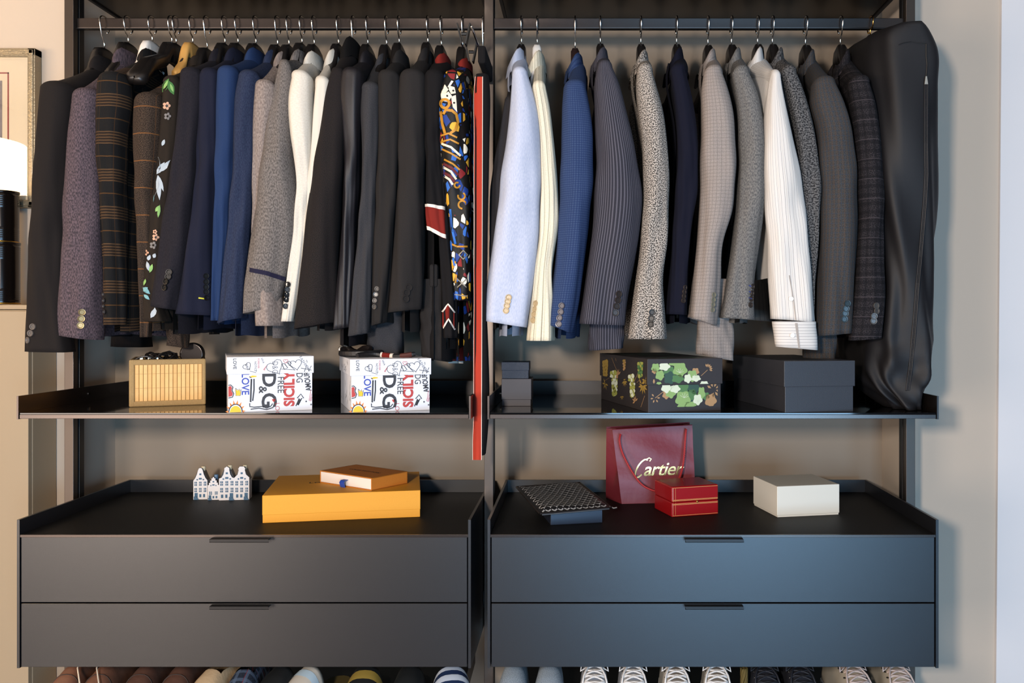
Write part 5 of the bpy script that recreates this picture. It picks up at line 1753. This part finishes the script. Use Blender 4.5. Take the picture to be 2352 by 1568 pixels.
def red_bag():
    # gift bag: bottom rectangle, pinched top
    t = thing('gift_bag', 'dark red paper carrier bag with rope handles and gold lettering', 'bag', P(1428, 1157, 2.334), math.radians(6))
    w, d, h = .196, .085, .195
    m = mat('dark_red_paper', '70222a', .45, 0, .5, bump=(45, .35))
    # four walls as grids with creases
    def wall(name, fn, nu=14, nv=16):
        G = np.array([[fn(u, v) for u in np.linspace(0, 1, nu)] for v in np.linspace(0, 1, nv)])
        grid_obj(name, G, np.zeros(G.shape[:2] + (2,)), m, t)
    ins = lambda v: .006 * v            # narrows upwards
    def xof(u, v): return u * w - .022 * v * (1 - u) - .006 * v * u
    def yfront(u, v): return .018 * v + .0022 * math.sin(7 * u + 3 * v) * v + .0015 * math.sin(13 * v + 5 * u) - .010 * v * v * 0
    def fr(u, v): return (xof(u, v), yfront(u, v), v * (h - .004 + .010 * u))
    def bk(u, v): return (xof(u, v) - .030 * (1 - u) * (1 - .6 * v), d - .040 * v + .0015 * math.sin(9 * u + 4 * v), v * (h + .010 * u))
    wall('front_wall', fr)
    wall('back_wall', bk)
    for s_ in (0, 1):
        def gus(u, v, s_=s_):
            a, b_ = fr(s_, v), bk(s_, v)
            fold = (.5 - abs(u - .5)) * 2
            inw = .022 * fold * float(sm((v - .12) / .5)) * (1 if s_ == 0 else -1)
            return (a[0] + (b_[0] - a[0]) * u + inw, a[1] + (b_[1] - a[1]) * u, a[2])
        wall('gusset', gus, 13)
    MB().box(0, w, 0, d, 0, .001).build('bottom', m, t)
    MB().tube([Vector(fr(u, .998)) for u in np.linspace(0, 1, 10)], .0009, 5).build('top_fold', m, t)
    # rope handles
    rope = mat('red_rope', '9a1c1e', .6)
    def ropepts(p):
        out = [Vector(p[0])]
        for i in range(len(p) - 1):
            for k in range(1, 9):
                q = k / 8
                p0, p1, p2, p3 = [Vector(p[max(0, min(len(p) - 1, i + j))]) for j in (-1, 0, 1, 2)]
                out.append(.5 * (2 * p1 + (p2 - p0) * q + (2 * p0 - 5 * p1 + 4 * p2 - p3) * q * q + (-p0 + 3 * p1 - 3 * p2 + p3) * q ** 3))
        return out
    def local(px, py, Z):
        return Matrix.Rotation(-math.radians(6), 3, 'Z') @ (P(px, py, Z) - t.location)
    key = [(1425, 997, 2.338), (1423, 1012, 2.330), (1428, 1035, 2.328), (1440, 1062, 2.324), (1455, 1088, 2.318), (1472, 1110, 2.312), (1490, 1122, 2.308), (1512, 1128, 2.306), (1535, 1122, 2.312), (1556, 1104, 2.322), (1566, 1080, 2.335), (1571, 1050, 2.345), (1574, 1010, 2.352), (1576, 985, 2.358)]
    pts = ropepts([local(*k) for k in key])
    r_ = [.0028 * (1 + .16 * math.sin(i * 2.4)) for i in range(len(pts))]
    MB().tube(pts, .0026, 8).build('rope_handle', rope, t, True)
    # twist of the rope
    tw = MB()
    for i in range(0, len(pts) - 1, 1):
        a_ = pts[i].lerp(pts[i + 1], .0); b_ = pts[i].lerp(pts[i + 1], .55)
        tw.tube([a_ + Vector((-.0022, -.0016, 0)), b_ + Vector((.0022, -.0016, 0))], .0009, 4)
    tw.build('rope_twist', mat('red_rope_light', 'b83434', .6), t)
    bkk = [(x + .012, y + 14, 0) for x, y, _ in ()]
    kb = [Vector((.03, d - .034, h * .9)), Vector((.032, d - .030, h * .6)), Vector((.06, d - .02, h * .38)), Vector((w / 2, d - .012, h * .28)), Vector((w - .06, d - .02, h * .38)), Vector((w - .032, d - .03, h * .6)), Vector((w - .03, d - .034, h * .9))]
    MB().tube(ropepts(kb), .0026, 8).build('rope_handle', rope, t, True)
    # gold lettering
    mb = MB()
    me = text_mesh('artier', .050, .32, .0004, .92)
    u0, v0 = .555, .425
    def put(mesh, cx, cz):
        def f(c):
            x, z = cx + c.x, cz + c.y
            v = z / h
            u = x / w
            return Vector((x, yfront(u, v) - .0012, z))
        return f
    mb.addmesh(me, put(me, .108, .086))
    c = [(.040 + x, .090 + y) for x, y in ()]
    # the tall looped initial
    pts2 = []
    for a in np.linspace(60, 318, 30):
        pts2.append((.053 + .0115 * math.cos(math.radians(a)) + .012 * (math.sin(math.radians(a))), .090 + .023 * math.sin(math.radians(a))))
    mb.ribbon(pts2, .0036, lambda x, z: put(None, 0, 0)(Vector((x, z, 0))))
    mb.ribbon([(.075, .108), (.079, .114), (.074, .117), (.064, .112)], .0026, lambda x, z: put(None, 0, 0)(Vector((x, z, 0))))
    mb.build('gold_lettering', mat('gold_foil', 'd8b070', .25, .9), t)
red_bag()


def red_box():
    w, d, h = .124, .110, .0735
    t = thing('red_box', 'bright red hinged jewellery box with gold lines and a small clasp', 'box', place(1543, 2.175, ZDR), math.radians(17.5))
    m = mat('red_leather', '8e0a10', .34, 0, .5, coat=.2, bump=(500, .08))
    MB().box(0, w, 0, d, 0, h * .479, .0025, 3).build('base', m, t)
    MB().box(0, w, 0, d, h * .481, h, .0035, 3).build('lid', m, t)
    g = mat('gold_line', 'd99a5c', .45, .2)
    mb = MB()
    o = -.0004
    for z in (h * .955, h * .56, h * .53, h * .43, h * .40, h * .045):
        mb.ribbon([(.002, z), (w / 2, z), (w - .002, z)], .0011, lambda x, zz: Vector((x, o, zz)))
    for x in (.004, .0095):
        mb.ribbon([(x, h * .04), (x, h * .46)], .0007, lambda xx, zz: Vector((xx, o, zz)))
        mb.ribbon([(x, h * .5), (x, h * .96)], .0007, lambda xx, zz: Vector((xx, o, zz)))
    for y, x0_, x1_ in ((.004, .004, w - .004), (d - .004, .004, w - .004)):
        mb.ribbon([(x0_, y), (x1_, y)], .0006, lambda x, yy: Vector((x, yy, h + .0003)))
    for x in (.004, w - .004):
        mb.ribbon([(x, .004), (x, d - .004)], .0006, lambda x, yy: Vector((x, yy, h + .0003)))
    mb.build('gold_lines', g, t)
    MB().lathe([(0, -.004), (.0018, -.0038), (.0028, -.002), (.0028, .0005)], 14, center=(w * .535, 0, h * .475), axis='y').build('clasp', M_brass, t, True)
red_box()
t = thing('cream_box', 'plain cream box at the right of the right drawer top', 'box', place(1785, 2.175, ZDR), math.radians(11.5))
m = mat('cream_paper', 'd6d1c4', .6, 0, .3)
w, d, h = .163, .148, .0745
MB().box(.0018, w - .0018, .0018, d - .0018, 0, .006).build('base', m, t)
MB().box(0, w, 0, d, .0042, h, .0012).build('lid', m, t)

# ------------------------------------------------------------------ left edge: cabinet, canisters, picture, lamp
cb = P(66, 700, 2.27)
t = thing('cabinet', 'tall beige cabinet at the left edge with black canisters on top', 'cabinet', (-1.75, .286, 0))
wc = cb.x + 1.75
MB().box(-.45, wc, 0, .105, .06, cb.z - .012, .002).build('body', M_cab, t)
MB().box(-.45, wc + .0005, -.004, .105, cb.z - .011, cb.z, .001).build('top_panel', M_cab, t)
MB().box(-.448, -.10, -.016, -.001, .07, cb.z - .016, .001).build('door', M_cab, t)
MB().box(-.096, wc - .001, -.016, -.001, .07, cb.z - .016, .001).build('door', M_cab, t)
MB().box(-.44, wc - .01, 0.02, .10, 0, .06).build('plinth', M_blk, t)


def canister(px, pxw, Zc_, y0, y1, lab):
    r = pxw / F * Zc_
    zb_, zt_ = ZC + (VY - y1) / F * Zc_, ZC + (VY - y0) / F * Zc_
    t = thing('canister', lab, 'canister', ((px - VX) / F * Zc_, Zc_ - D0, zb_), group='black ribbed canisters on the cabinet')
    h = zt_ - zb_
    prof = [(0, 0), (r * .97, 0), (r * .97, .003)]
    z = .003
    def ribs(z0, n):
        out = []
        for k in range(n):
            out += [(r * .965, z0 + k * .005), (r * .985, z0 + k * .005 + .0015), (r * .965, z0 + k * .005 + .003)]
        return out
    prof += ribs(.010, 5) + [(r * .97, .04), (r * .97, h - .045)] + ribs(h - .040, 6) + [(r * .97, h - .007)]
    MB().lathe(prof + [(r * .9, h - .006), (0, h - .006)], 48).build('can_body', mat('black_tin', '16110f', .18, .5, .6), t, True)
    MB().lathe([(r * .96, 0), (r, .0005), (r, .0025), (r * .96, .003)], 48).build('gold_rim', mat('gold_rim', 'b8862c', .25, .9), t, True)
    MB().lathe([(r * .96, h - .007), (r, h - .005), (r, h), (r * .9, h), (r * .9, h - .003), (0, h - .003)], 48).build('lid', mat('black_tin', '16110f', .18, .5, .6), t, True)
canister(4, 38, 2.317, 557, 698, 'lower black ribbed canister standing on the beige cabinet')
canister(4, 36, 2.317, 440, 557.5, 'upper black ribbed canister stacked on the other one')

# framed picture on the wall
Zf = ZW - .032
o_ = P(80, 110, Zf); u_ = P(80, 476, Zf)
t = thing('picture_frame', 'silver-framed picture behind glass on the wall at the left edge', 'picture', (o_.x, yW, u_.z))
sil = mat('silver_leaf', '938872', .4, .6, .5, noise=(120, '8a7d66'), bump=(160, .8))
Hf = o_.z - u_.z
Wf = .62
fw = .020
for nm, (xa, xb, za, zb_) in (('frame_side', (-fw, 0, 0, Hf)), ('frame_side', (-Wf, -Wf + fw, 0, Hf)), ('frame_top', (-Wf, 0, Hf - fw, Hf)), ('frame_bottom', (-Wf, 0, 0, fw))):
    MB().box(xa, xb, -.032, -.001, za, zb_, .002).box(xa + .004, xb - .004, -.035, -.03, za + .004, zb_ - .004, .002).build(nm, sil, t)
MB().box(-Wf + fw, -fw, -.014, -.004, fw, Hf - fw).build('mat_board', mat('cream_mount', 'd8c3a2', .8), t)
rl = mat('red_line', '8f3a30', .7)
xa = FX(20, ZW - .015) - o_.x
za = ZC + (VY - 166) / F * (ZW - .015) - u_.z
MB().box(xa - .0035, xa, -.0150, -.0138, .05, za).box(-Wf + .09, xa, -.0150, -.0138, za - .0035, za).build('red_border', rl, t)
MB().box(-Wf + .11, xa - .018, -.0150, -.0138, .08, za - .022).build('print', mat('print_sheet', '9a8f8a', .8, noise=(25, '5a4a44')), t)
gl = bpy.data.materials.new('picture_glass')
gl.use_nodes = True
nt = gl.node_tree
nt.nodes.remove(nt.nodes['Principled BSDF'])
tr_ = nt.nodes.new('ShaderNodeBsdfTransparent'); gs = nt.nodes.new('ShaderNodeBsdfGlossy'); mxs = nt.nodes.new('ShaderNodeMixShader'); fr_ = nt.nodes.new('ShaderNodeFresnel')
gs.inputs['Roughness'].default_value = .01
fr_.inputs['IOR'].default_value = 1.6
nt.links.new(fr_.outputs[0], mxs.inputs[0]); nt.links.new(tr_.outputs[0], mxs.inputs[1]); nt.links.new(gs.outputs[0], mxs.inputs[2])
nt.links.new(mxs.outputs[0], nt.nodes['Material Output'].inputs[0])
MATS['picture_glass'] = gl
MB().box(-Wf + fw, -fw, -.0215, -.0200, fw, Hf - fw).build('glass', gl, t)

# floor lamp left of the frame; its lit shade mirrors in the picture's glass
yl = -.55
t = thing('floor_lamp', 'floor lamp with a lit drum shade, mirrored in the picture glass', 'lamp', (-2.30, yl, 0))
MB().lathe([(0, 0), (.14, 0), (.14, .015), (.02, .03), (.012, .06)], 32).build('base', M_blk, t, True)
MB().lathe([(.011, .05), (.011, 1.72), (0, 1.73)], 12).build('pole', M_brass, t, True)
zl0, zl1 = 1.745, 1.95
lampm = mat('lit_shade', 'f2dcc0', .9, emit=('ffd9a8', 20.0))
MB().lathe([(.24, zl0), (.24, zl1)], 40).build('shade', lampm, t, True)
# ------------------------------------------------------------------ shoes on the racks under the drawers
ZT = ZC - .968
for k, (xa, xb) in enumerate(BAYS):
    t = thing('shoe_rack', ['dark slanted shoe tray under the left drawer unit', 'dark slanted shoe tray under the right drawer unit'][k], 'shelf', ((xa + xb) / 2, .03, ZT))
    w = (xb - xa) / 2
    MB().prism([(-w + .05, 0, -.006), (-w + .05, .47, .018), (-w + .05, .47, .028), (-w + .05, 0, .0)], (2 * w - .1, 0, 0)).build('tray', M_blk, t)
    for s in (-1, 1):
        MB().prism([(0, 0, -.008), (0, .47, .015), (0, .47, .075), (0, 0, .03)], (.004, 0, 0)).build('side_panel', M_blk, t, loc=(s * (w - .05) - .002, 0, 0))


def tray_z(y): return ZT + (y - .03) / .47 * .028


def shoe(px, lab, kind, m, sole=None, lace=None, rz=0., y0=.075, ln=.285, wid=1., group=None, lm=None, extra=None):
    Zm = 2.235
    x = FX(px, Zm)
    t = thing({'sneaker': 'sneaker', 'boot': 'leather_shoe', 'slip': 'slipper', 'slide': 'slide_sandal', 'knit': 'sneaker'}[kind], lab, 'shoe', (x, y0 + .16, tray_z(y0 + .16)), math.radians(rz), group)
    til = math.atan2(.028, .47)
    t.rotation_euler = (til, 0, math.radians(rz))
    s = np.linspace(0, 1, 30)
    wf = np.interp(s, [0, .04, .12, .28, .45, .6, .8, .95, 1], [.004, .022, .036, .044, .040, .034, .034, .028, .006]) * wid
    hf = np.interp(s, [0, .03, .12, .28, .42, .55, .62, .8, 1], [.020, .034, .050, .066, .088, .100, .098, .082, .090])
    if kind == 'knit': hf = hf * 1.02
    so = sole or mat('dark_sole', '241c18', .7)
    K_ = 17
    # sole
    mb = MB()
    rings = []
    for i in range(len(s)):
        y = s[i] * ln - .16
        rings.append([mb.bm.verts.new(v) for v in ((-wf[i] - .002, y, 0), (wf[i] + .002, y, 0), (wf[i] + .002, y, .020), (-wf[i] - .002, y, .020))])
    for i in range(len(s) - 1):
        for k in range(4):
            mb.bm.faces.new((rings[i][k], rings[i][(k + 1) % 4], rings[i + 1][(k + 1) % 4], rings[i + 1][k]))
    mb.bm.faces.new(rings[0]); mb.bm.faces.new(rings[-1][::-1])
    mb.build('sole', so, t)
    def up(i, ph, grow=0.):
        y = np.interp(i, np.arange(len(s)), s) * ln - .16
        w_ = np.interp(i, np.arange(len(s)), wf); h_ = np.interp(i, np.arange(len(s)), hf)
        c, sn = math.cos(ph), math.sin(ph)
        return Vector(((w_ + grow) * math.copysign(abs(c) ** .75, c), y, .018 + (h_ - .018 + grow) * abs(sn) ** .8))
    if kind == 'slide':
        a, b = 5, 16
        G = np.array([[tuple(up(i, ph, .004)) for ph in np.linspace(math.pi, 0, K_)] for i in np.linspace(a, b, 12)])
        G2 = np.array([[tuple(up(i, ph, -.001)) for ph in np.linspace(math.pi, 0, K_)] for i in np.linspace(a, b, 12)])
        U = np.stack([np.broadcast_to(np.linspace(0, .12, 12)[:, None], G.shape[:2]), G[:, :, 0]], -1)
        grid_obj('strap', np.concatenate([G2[::-1][-1:], G, G2[::-1]]), np.concatenate([U[:1], U, U[::-1]]), m, t)
        if extra:
            for (i0, i1, mm, nm) in extra:
                G = np.array([[tuple(up(i, ph, .0052)) for ph in np.linspace(math.pi, 0, K_)] for i in np.linspace(i0, i1, 5)])
                grid_obj(nm, G, np.zeros(G.shape[:2] + (2,)), mm, t)
        return t
    end = 18 if kind in ('sneaker', 'boot', 'knit') else 15
    G = np.array([[tuple(up(i, ph)) for ph in np.linspace(math.pi, 0, K_)] for i in np.linspace(0, end, 26)])
    U = np.stack([G[:, :, 0] + px, G[:, :, 1]], -1)
    grid_obj('upper', G, U, m, t)
    # heel part with the opening
    rows_ = []
    for i in np.linspace(end, 29, 14):
        lo = [tuple(up(i, ph)) for ph in list(np.linspace(math.pi, math.pi * .68, 6)) + list(np.linspace(math.pi * .32, 0, 6))]
        rows_.append(lo)
    G = np.array(rows_)
    for sd in (slice(0, 6), slice(6, 12)):
        gg = G[:, sd]
        grid_obj('quarter', gg, np.stack([gg[:, :, 1], gg[:, :, 2]], -1), m, t)
    if kind in ('sneaker', 'boot') and lace:
        # tongue and laces
        G = np.array([[tuple(up(i, ph, .0012) + Vector((0, 0, .001))) for ph in np.linspace(math.pi * .62, math.pi * .38, 7)] for i in np.linspace(9, 19, 10)])
        grid_obj('tongue', G, np.zeros(G.shape[:2] + (2,)), lm or m, t)
        lb = MB()
        for k, i in enumerate(np.linspace(9.3, 17.8, 6)):
            lb.tube([up(i + .25 * math.sin(ph * 3), ph, .004) for ph in np.linspace(math.pi * .66, math.pi * .34, 9)], .0028, 6)
            if k < 5:
                for sgn in (-1, 1):
                    pa, pb = (math.pi * (.5 + .13 * sgn), math.pi * (.5 - .13 * sgn))
                    lb.tube([up(i + 1.7 * q, pa + (pb - pa) * q, .006) for q in np.linspace(0, 1, 6)], .0025, 6)
        for sgn in (-1, 1):
            b0 = up(17.5, math.pi * .5, .006)
            lb.tube([b0, b0 + Vector((sgn * .014, -.008, .014)), b0 + Vector((sgn * .030, -.016, .006)), b0 + Vector((sgn * .034, -.03, -.010)), b0 + Vector((sgn * .016, -.018, -.004)), b0], .0024, 6)
            lb.tube([b0, b0 + Vector((sgn * .012, -.02, .004)), b0 + Vector((sgn * .026, -.05, -.012)), b0 + Vector((sgn * .032, -.075, -.034))], .0024, 6)
        lb.build('laces', lace, t, True)
        ey = MB()
        for i in np.linspace(9.5, 17.5, 5):
            for ph in (math.pi * .69, math.pi * .31):
                p = up(i, ph, .0012)
                ey.lathe([(0, -.001), (.0028, -.001), (.0034, 0), (.0028, .001), (0, .001)], 8, center=p)
        ey.build('eyelets', extra or M_slot, t, True)
    elif kind == 'boot':
        sb = MB()
        for i, rr in ((8, .0014), (8.8, .0014), (12, .0012)):
            sb.tube([up(i + 1.2 * math.sin(ph) ** 2, ph, .0006) for ph in np.linspace(math.pi * .95, math.pi * .05, 15)], rr, 5)
        for k in range(9):
            p = up(8.4 + 1.2 * math.sin(math.pi * (k + 1) / 10) ** 2, math.pi * (k + 1) / 10, .001)
            sb.lathe([(0, -.001), (.0016, 0), (0, .0015)], 6, center=p)
        sb.build('brogue_seams', extra or mat('dark_stitch', '2a1c16', .7), t)
        if lace:
            pass
    return t


brown = mat('brown_leather', '7a5442', .5, 0, .4, noise=(30, '4e3226'), bump=(90, .3))
dbrown = mat('dark_brown_leather', '664638', .5, 0, .4, noise=(30, '3c2822'), bump=(90, .3))
whl = mat('white_lace', 'd6d2ce', .8)
pal = mat('lace_thread', 'cabba6', .8)
SG = 'shoes under the left drawers'
shoe(172, 'left shoe of the brown brogue pair at the left end, pale lace hanging', 'boot', brown, group=SG)
shoe(246, 'right shoe of the brown brogue pair at the left end', 'boot', brown, group=SG)
for px_ in (178, 222):
    p0 = P(px_, 1534, 2.20); p1 = P(px_ + 5, 1569, 2.16)
    tt = thing('shoelace', ['pale shoelace hanging over the left brown brogue', 'pale shoelace hanging between the two brown brogues'][px_ == 222], 'shoelace', p0)
    MB().tube([(0, .02, .02), (0, 0, 0), p1 - p0, (p1 - p0) + Vector((.002, -.004, -.03))], .0018, 6).build('lace', pal, tt, True)
shoe(338, 'left shoe of the dark brown pair, third from the left end', 'boot', dbrown, group=SG)
shoe(420, 'right shoe of the dark brown pair, fourth from the left end', 'boot', dbrown, group=SG)
shoe(498, 'cream lined slipper lying between the dark brown shoes and the plaid slipper', 'slip', mat('cream_shearling', 'b89c78', .95, bump=(60, .8)), mat('cream_sole', 'c9b79c', .8), rz=-12, group=SG)
plaidm = fabric('plaid_slipper_cloth', '3c4658', '2a3240', 300, pats=[('v', .024, .008, '5c6c84', .7), ('h', .024, .008, '5c6c84', .6), ('v', .036, .0015, '8a2f35', .9)])
shoe(568, 'blue tartan slipper with a thin red line', 'slip', plaidm, group=SG)
shoe(655, 'black slide with green and yellow edge', 'slide', mat('black_rubber', '131516', .55), mat('black_rubber', '131516', .55), rz=-18, group=SG, extra=[(4.9, 6.3, mat('yellow_rubber', 'd8b614', .5), 'yellow_stripe'), (6.4, 7.8, mat('green_rubber', '14704c', .5), 'green_stripe')])
shoe(722, 'grey-white slide with a pale padded strap', 'slide', mat('grey_white_leather', 'b5aea2', .6), mat('olive_sole', '55481f', .7), rz=-24, group=SG, extra=[(12, 14, mat('pale_blue_leather', 'a8bcc8', .6), 'blue_edge')])
shoe(845, 'black slide with a gold stripe across its strap', 'slide', mat('black_rubber', '131516', .55), mat('black_rubber', '131516', .55), group=SG, wid=1.1, extra=[(11.5, 14.0, mat('gold_rubber', '8a7434', .5), 'gold_stripe'), (8.6, 9.6, mat('grey_rubber', '3c4048', .5), 'grey_edge')])
shoe(945, 'plain black slide in the shade beside the striped one', 'slide', mat('black_rubber', '131516', .55), mat('black_rubber', '131516', .55), group=SG)
nvr = mat('navy_rubber', '1c2c4c', .5)
wr = mat('white_rubber', 'b4bcc8', .5)
shoe(1036, 'navy slide with white stripes at the right end of the left rack', 'slide', nvr, nvr, rz=10, wid=1.15, group=SG, extra=[(5.2, 6.6, wr, 'white_stripe'), (8.0, 9.6, wr, 'white_stripe'), (11.0, 12.6, wr, 'white_stripe'), (14.0, 15.2, wr, 'white_stripe')])
SR = 'shoes under the right drawers'
knit = fabric('grey_knit', 'a4b0ba', '6c7882', 900, .9, bump=.8)
ws = mat('white_sole', 'c8c8c6', .6)
shoe(1180, 'left grey knit sneaker at the left end of the right rack', 'knit', knit, ws, group=SR)
shoe(1262, 'right grey knit sneaker at the left end of the right rack', 'knit', knit, ws, group=SR)
wleather = mat('white_leather', 'c4c8ce', .5)
shoe(1365, 'left white leather sneaker with thick white laces', 'sneaker', wleather, ws, whl, group=SR, lm=mat('tongue_grey', '7a7f88', .8))
shoe(1453, 'right white leather sneaker with thick white laces', 'sneaker', wleather, ws, whl, group=SR, lm=mat('tongue_grey', '7a7f88', .8))
cl_ = mat('cream_leather', 'c2bcb0', .55)
shoe(1550, 'left cream sneaker with looped white laces', 'sneaker', cl_, ws, whl, group=SR, lm=mat('tongue_taupe', '6f675f', .8))
shoe(1645, 'right cream sneaker with looped white laces', 'sneaker', cl_, ws, whl, rz=-5, group=SR, lm=mat('tongue_taupe', '6f675f', .8))
nv_ = mat('navy_suede', '161a26', .8)
shoe(1752, 'left dark navy lace-up shoe with shiny eyelets', 'sneaker', nv_, mat('dark_sole', '241c18', .7), mat('navy_lace', '11131c', .7), group=SR, extra=M_chrome)
shoe(1832, 'right dark navy lace-up shoe with shiny eyelets', 'sneaker', nv_, mat('dark_sole', '241c18', .7), mat('navy_lace', '11131c', .7), group=SR, extra=M_chrome)
ow = mat('off_white_leather', 'aea698', .6, noise=(20, '98907f'))
shoe(1950, 'left off-white sneaker with pinkish flat laces', 'sneaker', ow, ws, mat('pinkish_lace', 'b5a49c', .8), rz=8, group=SR)
shoe(2050, 'right off-white sneaker with pinkish flat laces, last on the rack', 'sneaker', ow, ws, mat('pinkish_lace', 'b5a49c', .8), rz=4, group=SR)
tt = thing('shoe_tassel', 'olive woven tuft between the cream and the navy shoes', 'tassel', P(1709, 1566, 2.2))
mb = MB()
rr = random.Random(2)
for k in range(26):
    a = rr.uniform(0, 6.28)
    mb.tube([(.008 * math.cos(a + q * 2.5), .008 * math.sin(a + q * 2.5), -.03 + .065 * q) for q in np.linspace(0, 1, 8)], .0016, 5)
mb.build('woven_cord', mat('olive_cord', '5a4a1c', .8), tt, True)

# flat print on boxes and cloth, one part per ink
for o in bpy.data.objects:
    if o.parent and ('_print' in o.name or 'scribbles' in o.name):
        o['kind'] = 'stuff'
